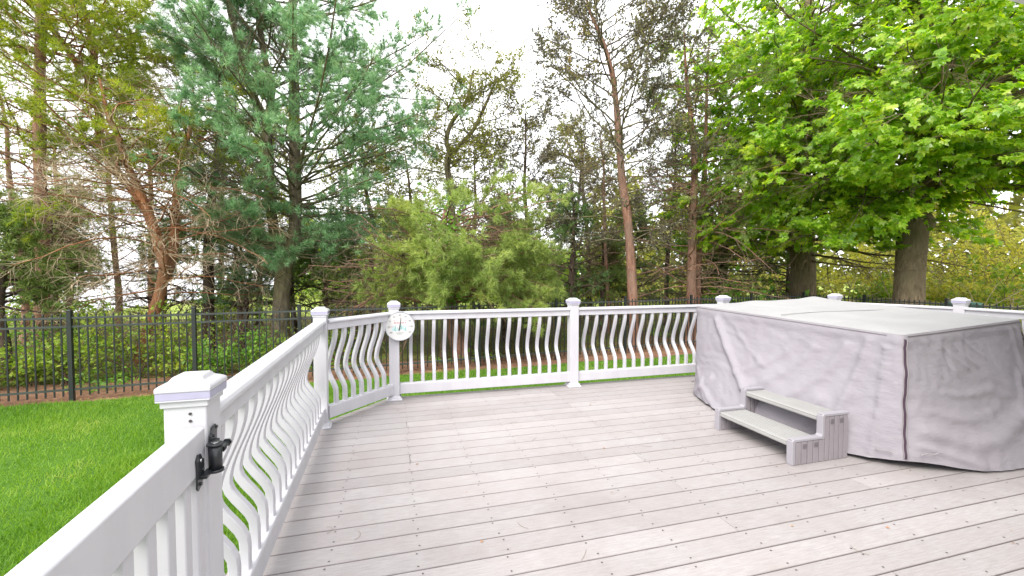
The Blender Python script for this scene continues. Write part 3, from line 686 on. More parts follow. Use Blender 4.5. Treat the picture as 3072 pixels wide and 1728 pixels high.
m = MB(); P = np.array([[(3.30 - TO.x + 1.72 * u, 3.02 - TO.y + 0.02 * math.sin(u * 9), 0.945 + 0.02 * math.sin(u * math.pi)) for u in np.linspace(0, 1, 20)]]); tubes(m, P, np.full((1, 20), 0.004), 5); m.build('fold_seam', 'cover_top', tub)
for (i0, s) in ((iz - 2, -1), (iz + 4, 1)):
    p0 = SIDE[ROWS - 4, i0] + np.array([-0.02, -0.025, 0.012])
    d = np.array([-0.05, 0.075, 0.012]) if s < 0 else np.array([0.085, -0.045, 0.028])
    P = np.array([[p0 + d * u + np.array([0, 0, 0.006 * math.sin(u * 6)]) for u in np.linspace(0, 1, 8)]]); m = MB(); tubes(m, P, np.full((1, 8), 0.0045), 5); m.build('tie_strap', 'zip_tape', tub)
inst('strap_buckle', bev_box('strap_buckle', 'zip_tape', 0.03, 0.03, 0.022, 0.004, 1, (3.15 - TO.x, 3.985 - TO.y, 0.13)), tub)
# the tub shell itself under the cover
inst('shell', bev_box('shell', 'dark_wood', 1.45, 1.78, 0.86, 0.05, 3, (0.02, 0.03, 0.435)), tub)

# ------------------------------------------------------------------ spa steps
st = empty('spa_steps', (2.60, 2.27, 0), 0, 'two-tread lavender-grey plastic spa steps in front of the covered tub', 'steps')
# local x = depth towards the tub, y = width, z up
SD, SW, PT = 0.50, 0.735, 0.048
OUT = [(0.0, 0.0), (SD, 0.0), (SD, 0.332), (0.262, 0.332), (0.262, 0.178), (0.0, 0.178)]
for y0, outer in ((0.0, True), (SW - PT, False)):
    pn = inst('side_panel', extrude_poly('side_panel', 'step_slat', [(0.003, 0.002), (SD - 0.003, 0.002), (SD - 0.003, 0.329), (0.265, 0.329), (0.265, 0.175), (0.003, 0.175)], 'y', y0 + 0.010, y0 + PT - 0.010), st)
    ring = [(0.0, 0.0), (0.0, 0.166), (0.012, 0.178), (0.250, 0.178), (0.262, 0.190), (0.262, 0.320), (0.274, 0.332), (SD, 0.332), (SD, 0.312), (0.290, 0.312), (0.284, 0.306), (0.284, 0.164), (0.278, 0.158), (0.032, 0.158), (0.026, 0.152), (0.026, 0.0)]
    inst('rim', extrude_poly('rim', 'step_plastic', ring, 'y', y0, y0 + PT, 0.004, 2), pn)
    for yy0, yy1 in ((y0 + 0.001, y0 + 0.0105), (y0 + PT - 0.0105, y0 + PT - 0.001)):
        xs_ = list(np.linspace(0.0275, 0.284, 6)) + list(np.linspace(0.284, SD - 0.002, 6))[1:]
        for i in range(len(xs_) - 1):
            hgt = 0.1555 if i < 5 else 0.3095; z0_ = 0.002
            me = bev_box('slat', 'step_slat', xs_[i + 1] - xs_[i] - 0.0075, yy1 - yy0, hgt - z0_, 0.0012, 1, ((xs_[i] + xs_[i + 1]) / 2, (yy0 + yy1) / 2, (hgt + z0_) / 2)); inst('slat', me, pn)
    if outer:
        for lx, lz in ((0.1045, 0.124), (0.207, 0.126), (0.349, 0.275), (0.4345, 0.277)):
            m = MB(); s = 0.0145; y = -0.0012; b = 0.0026
            for (ax, az, bx, bz) in ((-s, -s, s, -s), (-s, s, s, s), (-s, -s + b, -s, s - b), (s, -s + b, s, s - b), (-s * .5, s * .42, s * .6, s * .42), (-s * .5, 0, s * .5, 0), (-s * .6, -s * .45, s * .5, -s * .45)):
                m.box(lx + min(ax, bx) - b / 2, lx + max(ax, bx) + b / 2, y, 0.002, lz + min(az, bz) - b / 2, lz + max(az, bz) + b / 2)
            m.build('emblem', 'step_mark', pn)
def tread(x0, x1, zt):
    n = 8; sec = [(x0 + 0.006, zt - 0.042), (x0, zt - 0.036), (x0, zt - 0.024), (x0 + 0.004, zt - 0.021), (x0 + 0.004, zt - 0.015), (x0 + 0.002, zt - 0.012), (x0 + 0.010, zt - 0.002)]
    xx = np.linspace(x0 + 0.018, x1 - 0.01, n * 2 + 1)
    for i, x in enumerate(xx): sec += [(x - 0.002, zt if i % 2 == 0 else zt - 0.007), (x + 0.002, zt if i % 2 else zt - 0.007)]
    sec += [(x1, zt - 0.003), (x1, zt - 0.042)]
    inst('tread', extrude_poly('tread', 'step_tread', sec, 'y', PT - 0.002, SW - PT + 0.002), st)
tread(0.014, 0.268, 0.158); tread(0.272, SD - 0.01, 0.312)

# ------------------------------------------------------------------ black metal fence beyond the lawn
def fence(pts, npk, lab, first=True):
    base = Vector((pts[0][0], pts[0][1], GZ)); f = empty('metal_fence', tuple(base), 0, lab, 'fence', 'black metal garden fence')
    me_post = MB(); me_post.box(-0.025, 0.025, -0.025, 0.025, 0, 1.275); me_post = me_post.mesh('post', 'black_metal')
    me_fcap = square_loft('post_cap', 'black_metal', [(0.028, 1.2755), (0.028, 1.285), (0.016, 1.296)], 0)
    me_pk = MB(); me_pk.box(-0.008, 0.008, -0.008, 0.008, 0.065, 1.225)
    me_pk.add([(-0.008, -0.008, 1.2255), (0.008, -0.008, 1.2255), (0.008, 0.008, 1.2255), (-0.008, 0.008, 1.2255), (0, 0, 1.250)], [(0, 1, 4), (1, 2, 4), (2, 3, 4), (3, 0, 4)])
    me_pk = me_pk.mesh('picket', 'black_metal')
    for i, p in enumerate(pts):
        if first or i: po = inst('post', me_post, f, (p[0] - base.x, p[1] - base.y, 0)); inst('post_cap', me_fcap, po)
    for p, q in zip(pts[:-1], pts[1:]):
        a = Vector(p) - Vector(pts[0]); b = Vector(q) - Vector(pts[0]); d = b - a; L = d.length; ang = math.atan2(d.y, d.x)
        for z in (1.18, 1.057, 0.16):
            m = MB(); m.box(0.026, L - 0.026, -0.0125, 0.0125, z - 0.014, z + 0.014); m.build('rail', 'rail_metal', f, loc=(a.x, a.y, 0), rot=(0, 0, ang))
        n = max(2, round(L / 0.0945))
        for j in range(1, n): inst('picket', me_pk, f, (a.x + d.x * j / n, a.y + d.y * j / n, 0), (0, 0, ang))
plain('rail_metal', (0.05, 0.055, 0.056), 0.28, 0.6, var=0.25, scale=3)
bx = [-8.93, -7.43, -5.92, -4.42, -2.97, -1.52, 0.05, 1.6, 3.27, 5.0, 6.9, 8.9, 10.9]
fence([(x, 7.5 + (x + 4.43) * 0.116) for x in bx], 0, 'black metal picket fence running along the back of the lawn')
fence([(10.9, 7.5 + 15.33 * 0.116), (10.9, 7.7), (10.9, 6.1), (10.9, 4.5), (10.9, 2.9)], 0, 'black metal picket fence returning past the maples behind the tub', False)

# ------------------------------------------------------------------ the house eave over the camera's right shoulder
house = empty('house', (4.0, -1.62, GZ + 0.012), 0, 'house eave with white gutter cutting the top right corner', 'house')
hm = MB(); hm.box(-1.6, 8.0, -0.2, 0.0, 0, 3.05); hm.build('wall', 'siding', house)
inst('soffit', bev_box('soffit', 'paint_white', 9.6, 2.92, 0.02, 0.002, 1, (3.3, 1.47, 3.045)), house)
inst('fascia', bev_box('fascia', 'paint_white', 9.6, 0.022, 0.17, 0.003, 1, (3.3, 2.936, 3.12)), house)
gut = extrude_poly('gutter', 'paint_white', [(2.949, 3.10), (3.0, 3.10), (3.04, 3.125), (3.05, 3.17), (3.07, 3.195), (3.07, 3.21), (2.949, 3.21)], 'x', -1.5, 8.05, 0.002, 1)
inst('gutter', gut, house)
m = MB(); m.add([(-1.5, 2.95, 3.225), (8.05, 2.95, 3.225), (8.05, -0.2, 4.4), (-1.5, -0.2, 4.4)], [(0, 1, 2, 3)]); m.build('roof', 'dark_wood', house)
# ================================================================== trees
def P3K(dead): return 4 if dead else 3
def tree_root(name, base, label, cat='tree', group=None):
    return empty(name, tuple(base), 0, label, cat, group)
def local(A, base): return A - np.asarray(base)[None, None] if A.ndim == 3 else A - np.asarray(base)[None]

def limbs_from(trunks, n, t0, t1, length, elev, az=None, azspread=3.14, wig=0.10, up=0.02, K=7, rfrac=0.45, rmax=0.07, end=0.3):
    """limbs leaving trunk polylines; length/elev are functions of height z"""
    P0, D0, L, Rr = [], [], [], []
    for i in range(n):
        p, rad = trunks[i % len(trunks)]
        t = t0 + (t1 - t0) * ((i + rng.random()) / n); f = t * (len(p) - 1); j = int(min(f, len(p) - 2)); w = f - j
        c = p[j] * (1 - w) + p[j + 1] * w; r = rad[j] * (1 - w) + rad[j + 1] * w
        a = (i * 2.399 + rng.normal(0, 0.4)) if az is None else az + rng.uniform(-azspread, azspread)
        e = elev(c[2]) + rng.normal(0, 0.12)
        D = np.array([math.cos(a) * math.cos(e), math.sin(a) * math.cos(e), math.sin(e)])
        P0.append(c); D0.append(D); L.append(length(c[2], a) * rng.uniform(0.75, 1.15)); Rr.append(min(rmax, r * rfrac))
    P = grow(np.array(P0), np.array(D0), np.array(L), K, wig, up); Rr = taper(np.array(Rr), K, end)
    return P, Rr

def pine(name, label, trunk_specs, bark_mat, limb_args, sub, twig, tuft, needle_mat, twig_mat='twig_brown', group=None, keep=None, extra=None, flare=0.05, cones=0):
    """trunk_specs: list of (points, r0, r1). sub=(n,t0,angle,lenfrac), twig=(n,angle,len), tuft=(per twig, length, needles, width, cone)"""
    base = np.array(trunk_specs[0][0][0], float); root = tree_root(name, base, label, 'tree', group)
    mt = MB(); tl = []
    for i, (pts, r0, r1) in enumerate(trunk_specs): tl.append(trunk_tube(mt, np.array(pts) - base, r0, r1, 12, flare if i == 0 else 0.0))
    tr = mt.build('trunk', bark_mat, root, smooth=True)
    mb = MB(); mtw = MB(); mc = MB()
    for la in limb_args:
        la = dict(la); use = la.pop('use', None); needles = la.pop('needles', True); sub_ = la.pop('sub', sub); twig_ = la.pop('twig', twig); tuft_ = la.pop('tuft', tuft); dead = la.pop('dead', False); kp = la.pop('keep', keep)
        P, Rr = limbs_from([tl[u] for u in use] if use else tl, **la)
        tubes(mb, P, Rr, 6)
        n, t0, ang, lf = sub_
        pos, tan, rad, t, par = sample(P, Rr, n, t0, 1.0)
        Ls = np.linalg.norm(np.diff(P, axis=1), axis=2).sum(1)[par] * lf * (1.15 - t) * rng.uniform(0.6, 1.3, len(t))
        P2 = grow(pos, splay(tan, ang, 0.45), np.maximum(Ls, 0.15), 5, 0.15, 0.03 if not dead else -0.05); R2 = taper(np.clip(rad * 0.55, 0.004, 0.022), 5, 0.35)
        tubes(mtw, P2, R2, 3)
        n3, ang3, tl3 = twig_
        src = np.concatenate([P2, P[:, [1, 2, 3, 5, 6]]]); srcR = np.concatenate([R2, Rr[:, [1, 2, 3, 5, 6]]])
        pos, tan, rad, t, par = sample(src, srcR, n3, 0.2, 1.0)
        L3 = tl3 * rng.uniform(0.5, 1.4, len(pos))
        P3 = grow(pos, splay(tan, ang3, 0.3), L3, 3 if not dead else 4, 0.2, 0.05 if not dead else -0.06); R3 = taper(np.clip(rad * 0.5, 0.003, 0.006), P3K(dead), 0.5)
        tubes(mtw, P3, R3, 3)
        if needles:
            nt_, ln, nn, wd, cone = tuft_
            pos, tan, rad, t, par = sample(P3, R3, nt_, 0.35, 1.0)
            if kp is not None:
                mk = kp(pos + base[None]); pos = pos[mk]; tan = tan[mk]
            if len(pos): tufts(mc, pos, tan, np.full(len(pos), ln) * rng.uniform(0.75, 1.2, len(pos)), nn, wd, cone)
    if mb.v: mb.build('limbs', bark_mat, tr, smooth=True)
    if mtw.v: mtw.build('branches', twig_mat, root, kind='stuff')
    if mc.v: mc.build('crown', needle_mat, root, kind='stuff')
    return root, tl, base

# ---- slim straight pine at the far left
T1 = [(-6.52, 10.24, -0.52), (-6.5, 10.26, 0.17), (-6.45, 10.28, 1.12), (-6.46, 10.32, 2.07), (-6.51, 10.42, 3.23), (-6.56, 10.54, 4.65), (-6.52, 10.57, 5.94), (-6.51, 10.68, 7.59), (-6.5, 10.7, 8.2)]
pine('pine_tree', 'straight slim pine with brown trunk behind the fence at the far left', [(T1, 0.105, 0.06)], 'bark_red',
     [dict(n=46, t0=0.13, t1=0.66, length=lambda z, a: 2.1, elev=lambda z: 0.05, wig=0.14, up=0.0, needles=False, dead=True, rmax=0.014),
      dict(n=52, t0=0.42, t1=1.0, length=lambda z, a: 2.2, elev=lambda z: 0.2, wig=0.12, up=0.01, rmax=0.018)],
     (7, 0.25, 0.8, 0.5), (5, 0.7, 0.24), (3, 0.11, 14, 0.06, 0.85), 'yellow_pine_needle', 'twig_tan', 'pines beyond the fence',
     keep=lambda p: clump_mask(p, 2.3, -1.0, 1))
# ---- leaning orange-barked pine with forked top
T2 = [(-4.8, 9.98, -0.55), (-4.66, 9.96, 0.14), (-4.45, 9.87, 0.66), (-4.3, 9.79, 1.12), (-4.25, 9.75, 1.63), (-4.38, 9.75, 2.14), (-4.56, 9.76, 2.7), (-4.68, 9.76, 3.04), (-4.81, 9.75, 3.43), (-4.94, 9.76, 3.91), (-5.06, 9.75, 4.2), (-5.2, 9.8, 4.9)]
T2a = [(-4.28, 9.8, 1.44), (-4.74, 10.2, 2.6), (-5.5, 10.7, 3.5), (-5.83, 10.93, 4.1), (-5.86, 10.97, 4.69), (-6.02, 11.04, 5.27)]
T2b = [(-6.02, 11.04, 5.27), (-5.96, 11.09, 5.82), (-6.11, 11.21, 6.47), (-6.24, 11.26, 7.1), (-6.3, 11.31, 8.6)]
T2c = [(-6.02, 11.04, 5.27), (-6.25, 11.06, 5.63), (-6.47, 11.08, 6.01), (-6.72, 11.06, 6.43), (-6.96, 11.04, 7.2)]
T2d = [(-4.3, 9.79, 1.12), (-4.23, 9.99, 1.57), (-4.21, 10.11, 2.18), (-4.22, 10.24, 2.79), (-4.16, 10.36, 3.63), (-4.0, 10.45, 4.41), (-4.0, 10.58, 5.28)]
rt2, tl2, b2 = pine('pine_tree', 'leaning pine with twisting bright orange-brown trunk behind the fence', [(T2, 0.10, 0.02), (T2a, 0.075, 0.065), (T2b, 0.06, 0.02), (T2c, 0.06, 0.02), (T2d, 0.085, 0.012)], 'bark_orange',
     [dict(use=[0, 4], n=56, t0=0.22, t1=0.72, length=lambda z, a: 2.2, elev=lambda z: 0.08, wig=0.16, up=-0.005, needles=False, dead=True, rmax=0.018, sub=(8, 0.2, 0.85, 0.5), twig=(7, 0.75, 0.30)),
      dict(use=[0, 4], n=26, t0=0.6, t1=1.0, length=lambda z, a: 1.8, elev=lambda z: 0.3, wig=0.15, up=0.01, rmax=0.018),
      dict(use=[1, 2, 3], n=66, t0=0.1, t1=1.0, length=lambda z, a: 2.2, elev=lambda z: 0.2, wig=0.14, up=0.0, rmax=0.02)],
     (7, 0.25, 0.8, 0.5), (5, 0.7, 0.24), (3, 0.11, 14, 0.06, 0.85), 'yellow_pine_needle', 'twig_tan', 'pines beyond the fence',
     keep=lambda p: clump_mask(p, 2.2, -0.8, 2), flare=0.11)
# ---- dark half-dead tree between the orange pine and the white pine
TD = [(-4.1, 11.3, -0.55), (-4.05, 11.25, 1.0), (-4.0, 11.2, 2.4), (-3.85, 11.2, 3.6), (-3.75, 11.2, 4.8), (-3.8, 11.2, 6.6)]
pine('dead_tree', 'half dead dark-barked tree with a web of bare twigs behind the orange pine', [(TD, 0.12, 0.01)], 'bark_dark',
     [dict(n=40, t0=0.18, t1=1.0, length=lambda z, a: 2.3, elev=lambda z: 0.2, wig=0.18, up=0.0, dead=True, rmax=0.018, keep=lambda p: clump_mask(p, 2.8, 2.0, 4))],
     (8, 0.2, 0.85, 0.55), (7, 0.75, 0.28), (2, 0.06, 8, 0.06, 0.9), 'green_pine_needle', 'twig_dark')
# ---- the big white pine: forked grey stem, blue-green plumes
T3 = [(-2.49, 10.59, -0.55), (-2.44, 10.59, 0.12), (-2.41, 10.61, 0.71), (-2.36, 10.61, 1.31), (-2.31, 10.61, 1.72)]
T3a = [(-2.31, 10.61, 1.6), (-2.49, 10.62, 2.05), (-2.58, 10.62, 2.56), (-2.61, 10.65, 3.22), (-2.63, 10.63, 4.02), (-2.66, 10.66, 4.68)]
T3b = [(-2.31, 10.61, 1.6), (-2.17, 10.64, 2.06), (-2.12, 10.7, 2.81), (-2.12, 10.75, 4.09), (-2.14, 10.86, 5.62), (-2.16, 10.97, 7.16), (-2.16, 11.05, 9.3)]
T3c = [(-2.66, 10.66, 4.68), (-2.88, 10.68, 5.1), (-3.07, 10.7, 5.66), (-3.21, 10.71, 6.35), (-3.36, 10.78, 7.07), (-3.52, 10.76, 8.6)]
T3d = [(-2.66, 10.66, 4.68), (-2.58, 10.71, 5.14), (-2.56, 10.71, 5.51), (-2.73, 10.79, 6.24), (-2.86, 10.86, 7.35), (-2.92, 10.92, 8.6)]
wp_len = lambda z, a: (3.9 if math.cos(a) > 0.2 else 1.9) * np.clip(1.15 - max(0, z - 4) * 0.07, 0.4, 1.2)
pine('white_pine_tree', 'tall white pine with forked grey trunk and soft blue-green needle plumes', [(T3, 0.185, 0.165), (T3a, 0.115, 0.095), (T3b, 0.13, 0.05), (T3c, 0.085, 0.04), (T3d, 0.07, 0.04)], 'bark_grey',
     [dict(use=[1, 2], n=32, t0=0.04, t1=0.36, length=lambda z, a: 2.6 if math.cos(a) > 0 else 1.6, elev=lambda z: 0.02, wig=0.11, up=-0.012, rmax=0.020, keep=lambda p: clump_mask(p, 2.2, -0.5, 5)),
      dict(use=[2], n=54, t0=0.28, t1=1.0, length=wp_len, elev=lambda z: 0.30, wig=0.07, up=0.035, rmax=0.028),
      dict(use=[3, 4], n=44, t0=0.05, t1=1.0, length=lambda z, a: 2.3 if math.cos(a) > 0 else 1.55, elev=lambda z: 0.42, wig=0.07, up=0.04, rmax=0.022),
      dict(use=[2], n=20, t0=0.30, t1=0.55, length=lambda z, a: 3.2, elev=lambda z: 0.22, az=-1.35, azspread=0.9, wig=0.08, up=0.02, rmax=0.026)],
     (8, 0.25, 0.7, 0.45), (5, 0.6, 0.26), (4, 0.135, 17, 0.036, 0.75), 'white_pine_needle', 'twig_dark', None,
     keep=lambda p: clump_mask(p, 1.9, -1.1, 6), flare=0.05)
# ---- bushy low pine behind the thermometer post, arching branches, long drooping needles
T4 = [(1.41, 9.2, -0.55), (1.34, 9.23, -0.2), (1.18, 9.29, 0.3), (1.08, 9.34, 0.81), (1.0, 9.32, 1.31), (0.96, 9.3, 1.88), (1.04, 9.3, 2.45), (1.15, 9.29, 2.88)]
pine('pine_tree', 'low bushy pine with a short forked trunk and drooping yellow-green needles', [(T4, 0.16, 0.02)], 'bark_red',
     [dict(n=48, t0=0.38, t1=0.88, length=lambda z, a: 2.3 if math.cos(a) > -0.2 else 1.7, elev=lambda z: 0.32 - 0.12 * max(0, z - 1.8), wig=0.14, up=-0.055, rmax=0.022),
      dict(n=34, t0=0.36, t1=0.85, length=lambda z, a: 2.3, elev=lambda z: 0.30, az=-0.5, azspread=0.9, wig=0.12, up=-0.07, rmax=0.022),
      dict(n=22, t0=0.3, t1=0.62, length=lambda z, a: 2.5, elev=lambda z: 0.12, az=3.0, azspread=0.9, wig=0.18, up=-0.03, needles=False, dead=True, rmax=0.018)],
     (8, 0.25, 0.75, 0.45), (5, 0.65, 0.22), (4, 0.125, 14, 0.046, 0.8), 'bush_pine_needle', 'twig_brown', 'pines beyond the fence',
     keep=lambda p: clump_mask(p, 2.2, -0.9, 7), flare=0.05)
# ---- tall pine with bent orange lower trunk at the middle right: sparse dark leaves in its head
T6 = [(5.44, 8.95, -0.57), (5.44, 8.95, 0.08), (5.41, 8.95, 0.7), (5.36, 8.97, 1.54), (5.32, 8.99, 2.08), (5.26, 9.04, 2.84), (5.19, 9.08, 3.38), (5.14, 9.11, 3.99), (5.08, 9.16, 4.91), (4.96, 9.17, 5.81), (4.75, 9.22, 6.62), (4.42, 9.3, 7.38), (4.3, 9.35, 8.0)]
def broad(name, label, trunk_specs, bark_mat, limb_args, sub, twig, leaf, leaf_mat, twig_mat='twig_dark', group=None, keep=None, flare=0.05, big=0, leaf_shape=None, limb_mat=None):
    """leaf=(per twig, size, nup, spread); big>0 makes that many single leaf objects on the side that shows"""
    base = np.array(trunk_specs[0][0][0], float); root = tree_root(name, base, label, 'tree', group)
    mt = MB(); tl = []
    for i, (pts, r0, r1) in enumerate(trunk_specs): tl.append(trunk_tube(mt, np.array(pts) - base, r0, r1, 14, flare if i == 0 else 0.0))
    tr = mt.build('trunk', bark_mat, root, smooth=True)
    mb = MB(); mtw = MB(); mc = MB(); allp, alla, alls = [], [], []
    for la in limb_args:
        la = dict(la); use = la.pop('use', None); sub_ = la.pop('sub', sub); twig_ = la.pop('twig', twig); leaf_ = la.pop('leaf', leaf); kp = la.pop('keep', keep)
        P, Rr = limbs_from([tl[u] for u in use] if use else tl, **la); tubes(mb, P, Rr, 6)
        n, t0, ang, lf, up2 = sub_
        pos, tan, rad, t, par = sample(P, Rr, n, t0, 1.0)
        Ls = np.linalg.norm(np.diff(P, axis=1), axis=2).sum(1)[par] * lf * (1.2 - t) * rng.uniform(0.6, 1.3, len(t))
        P2 = grow(pos, splay(tan, ang, 0.5), np.maximum(Ls, 0.15), 5, 0.12, up2); R2 = taper(np.clip(rad * 0.55, 0.004, 0.022), 5, 0.3)
        tubes(mtw, P2, R2, 3)
        n3, ang3, tl3, up3 = twig_
        pos, tan, rad, t, par = sample(P2, R2, n3, 0.15, 1.0)
        P3 = grow(pos, splay(tan, ang3, 0.4), tl3 * rng.uniform(0.5, 1.4, len(pos)), 3, 0.16, up3); R3 = taper(np.clip(rad * 0.5, 0.003, 0.006), 3, 0.5)
        tubes(mtw, P3, R3, 3)
        nl, sz, nup, spread = leaf_
        pos, tan, rad, t, par = sample(P3, R3, nl, 0.1, 1.0)
        if kp is not None: mk = kp(pos + base[None]); pos = pos[mk]; tan = tan[mk]
        allp.append(pos); alla.append(tan); alls.append(sz * rng.uniform(0.6, 1.2, len(pos)))
    P = np.concatenate(allp); A = np.concatenate(alla); S = np.concatenate(alls)
    if leaf_shape is not None:
        out = unit(P * np.array([1, 1, 0.0]) + 1e-3) ; A = unit(0.55 * splay(A, np.full(len(A), 1.0)) + 0.5 * out + np.array([0, 0, -0.55]))
        N = unit(out * 0.75 + np.array([0, 0, 0.75]) + 0.42 * rng.normal(size=P.shape)); shp, fcs = leaf_shape
    else:
        A = splay(A, np.full(len(A), 0.9)); N = unit(np.array([0, 0, leaf_[2]]) + leaf_[3] * rng.normal(size=P.shape)); shp, fcs = LEAF4, LEAF4F
    if big:
        # the ones nearest the camera on the visible face become single leaves, sharing a few meshes
        dcam = np.linalg.norm(P + base - CAM, axis=1); az = np.arctan2((P + base)[:, 0], (P + base)[:, 1]); el = (P + base - CAM)[:, 2] / dcam
        ok = np.where((az < R(63)) & (el < 0.46) & (el > 0.02))[0]; pick = ok[np.argsort(dcam[ok] / S[ok])][:big * 6]; pick = rng.permutation(pick)[:big]
        mask = np.ones(len(P), bool); mask[pick] = False
        protos = []
        for q in range(6):
            one = MB(); a0 = rng.normal(0, 0.03, (len(shp), 3)); one.add(MAPLE + rng.normal(0, 0.03, MAPLE.shape), MAPLEF); protos.append(one.mesh('leaf', leaf_mat))
        for q in pick:
            ax = unit(A[q]); s_ = unit(np.cross(ax, N[q])); n2 = np.cross(s_, ax)
            mt4 = Matrix(((s_[0], ax[0], n2[0], P[q][0]), (s_[1], ax[1], n2[1], P[q][1]), (s_[2], ax[2], n2[2], P[q][2]), (0, 0, 0, 1)))
            o = bpy.data.objects.new('leaf', protos[int(rng.integers(6))]); COL.objects.link(o); o.parent = root
            o.matrix_basis = mt4 @ Matrix.Scale(float(S[q]), 4)
        P, A, N, S = P[mask], A[mask], N[mask], S[mask]
    scatter_shape(mc, P, A, N, S, shp, fcs)
    mb.build('limbs', limb_mat or bark_mat, tr, smooth=True); mtw.build('branches', twig_mat, root, kind='stuff'); mc.build('crown', leaf_mat, root, kind='stuff')
    return root, tl, base, tr
broad('bare_pine_tree', 'tall tree with bent red-orange trunk and sparse dark leaves against the sky', [(T6, 0.115, 0.02)], 'bark_red',
      [dict(n=22, t0=0.32, t1=0.62, length=lambda z, a: 2.0, elev=lambda z: 0.15, wig=0.16, up=0.0, rmax=0.018, keep=lambda p: clump_mask(p, 2.4, 0.2, 9)),
       dict(n=44, t0=0.56, t1=1.0, length=lambda z, a: 2.6 - 0.12 * (z - 4), elev=lambda z: 0.6, wig=0.14, up=0.02, rmax=0.022)],
      (8, 0.2, 0.7, 0.45, 0.03), (8, 0.65, 0.30, 0.05), (9, 0.062, 0.3, 1.0), 'dark_leaf', 'twig_dark', None, limb_mat='bark_grey')
# green vine-like pine boughs low on the same trunk and between
# ---- sparse broadleaf tree behind the bushy pine
T5 = [(1.78, 12.94, -0.55), (1.75, 13.02, 1.51), (1.69, 13.11, 3.73), (1.6, 13.17, 4.53), (1.68, 13.16, 5.04)]
T5a = [(1.68, 13.16, 4.9), (1.57, 13.1, 5.31), (1.72, 13.07, 5.81), (2.16, 12.98, 6.51), (2.36, 12.94, 7.4)]
T5b = [(1.68, 13.15, 4.84), (2.04, 13.17, 5.27), (2.38, 13.09, 5.67), (2.7, 13.13, 6.32), (3.11, 13.05, 7.3)]
broad('sapling_tree', 'airy young tree with crooked forked trunk and small olive leaves behind the bushy pine', [(T5, 0.13, 0.09), (T5a, 0.07, 0.025), (T5b, 0.07, 0.025)], 'bark_grey',
      [dict(use=[1, 2], n=26, t0=0.15, t1=1.0, length=lambda z, a: 2.0, elev=lambda z: 0.45, wig=0.15, up=0.02, rmax=0.02),
       dict(use=[0], n=12, t0=0.6, t1=1.0, length=lambda z, a: 2.2, elev=lambda z: 0.3, wig=0.15, up=0.0, rmax=0.02)],
      (8, 0.2, 0.7, 0.45, 0.02), (7, 0.65, 0.28, 0.05), (7, 0.068, 0.3, 1.0), 'olive_leaf', 'twig_dark', None)
# two more airy trees between: behind, left and right of the tall one
def simple_tree(x, y, h, r, label, mat, seed, nl=4, lsz=0.065, spread=2.0, t0=0.3, nlim=36, bk='bark_dark', keep=None, name='slender_tree', group='slender trees in the woodland'):
    lean = rng.normal(0, 0.25, 2)
    pts = [(x + lean[0] * q ** 1.5 + rng.normal(0, 0.05), y + lean[1] * q ** 1.5, GZ - 0.05 + h * q) for q in np.linspace(0, 1, 7)]
    return broad(name, label, [(pts, r, r * 0.25)], bk,
                 [dict(n=nlim, t0=t0, t1=1.0, length=lambda z, a: spread * np.clip(1.15 - (z / h) * 0.6, 0.3, 1.2), elev=lambda z: 0.45, wig=0.15, up=0.02, rmax=0.016)],
                 (6, 0.25, 0.7, 0.45, 0.02), (6, 0.65, 0.28, 0.04), (nl * 2 + 2, lsz, 0.3, 1.0), mat, 'twig_dark', group, keep)
def dup_tree(root, x, y, rz, s, sz, label):
    r = root.copy(); COL.objects.link(r); r.location = (x, y, GZ - 0.05); r.rotation_euler = (0, 0, rz); r.scale = (s, s, sz); r['label'] = label
    for ch in list(root.children):
        c = ch.copy(); COL.objects.link(c); c.parent = r
        for g in list(ch.children):
            d = g.copy(); COL.objects.link(d); d.parent = c
    return r
slA = simple_tree(4.0, 12.6, 6.6, 0.08, 'thin leafy tree between the bushy pine and the tall bare-topped tree', 'dark_leaf', 1, 3)[0]
slB = simple_tree(-0.6, 13.5, 6.4, 0.08, 'thin twiggy tree just past the right-hand side of the white pine', 'olive_leaf', 2, 3, 0.062)[0]
slC = simple_tree(-8.0, 15.5, 6.8, 0.085, 'thin far trunk in the gap right of the slim pine', 'olive_leaf', 5, 1, 0.06, 2.0, 0.3, 34, 'bark_red', lambda p: clump_mask(p, 2.5, 0.5, 31))[0]
for pr, x, y, rz, s, sz, lb in [(slA, 9.2, 13.0, 2.0, 1.0, 1.12, 'thin twiggy tree between the tall bare-topped tree and the maples'), (slC, -9.2, 14.0, 1.2, 0.9, 1.0, 'thin far trunk left of the slim pine'), (slC, -6.6, 14.5, 2.6, 1.0, 1.0, 'second thin far trunk right of the slim pine'),
                                (slB, -4.6, 17.0, 4.0, 1.25, 1.15, 'airy far tree glimpsed between the leaning pine and the white pine'), (slB, -1.6, 17.5, 1.0, 1.25, 1.0, 'airy far tree just right of the white pine, over the pale lime bush'), (slB, 0.9, 18.0, 5.2, 1.3, 1.05, 'airy far tree over the left side of the bushy pine'), (slA, 3.0, 16.5, 3.3, 1.2, 1.0, 'dark airy far tree over the right side of the bushy pine'),
                                (slB, 5.9, 13.6, 2.2, 1.0, 1.0, 'airy far tree just left of the bent red trunk'), (slA, 7.4, 15.5, 5.0, 1.2, 1.15, 'dark airy far tree between bent red trunk and brown pines'), (slC, 6.3, 11.9, 0.3, 0.7, 0.9, 'thin far trunk right of the bent orange trunk'), (slC, 11.8, 13.6, 4.4, 0.9, 1.0, 'thin far trunk left of the dark maple trunk'), (slC, -10.6, 17.5, 3.0, 1.15, 1.0, 'thin far trunk at the left picture edge'), (slA, -6.3, 18.5, 1.7, 1.2, 1.1, 'dark airy far tree behind the leaning orange pine')]:
    dup_tree(pr, x, y, rz, s, sz, lb)
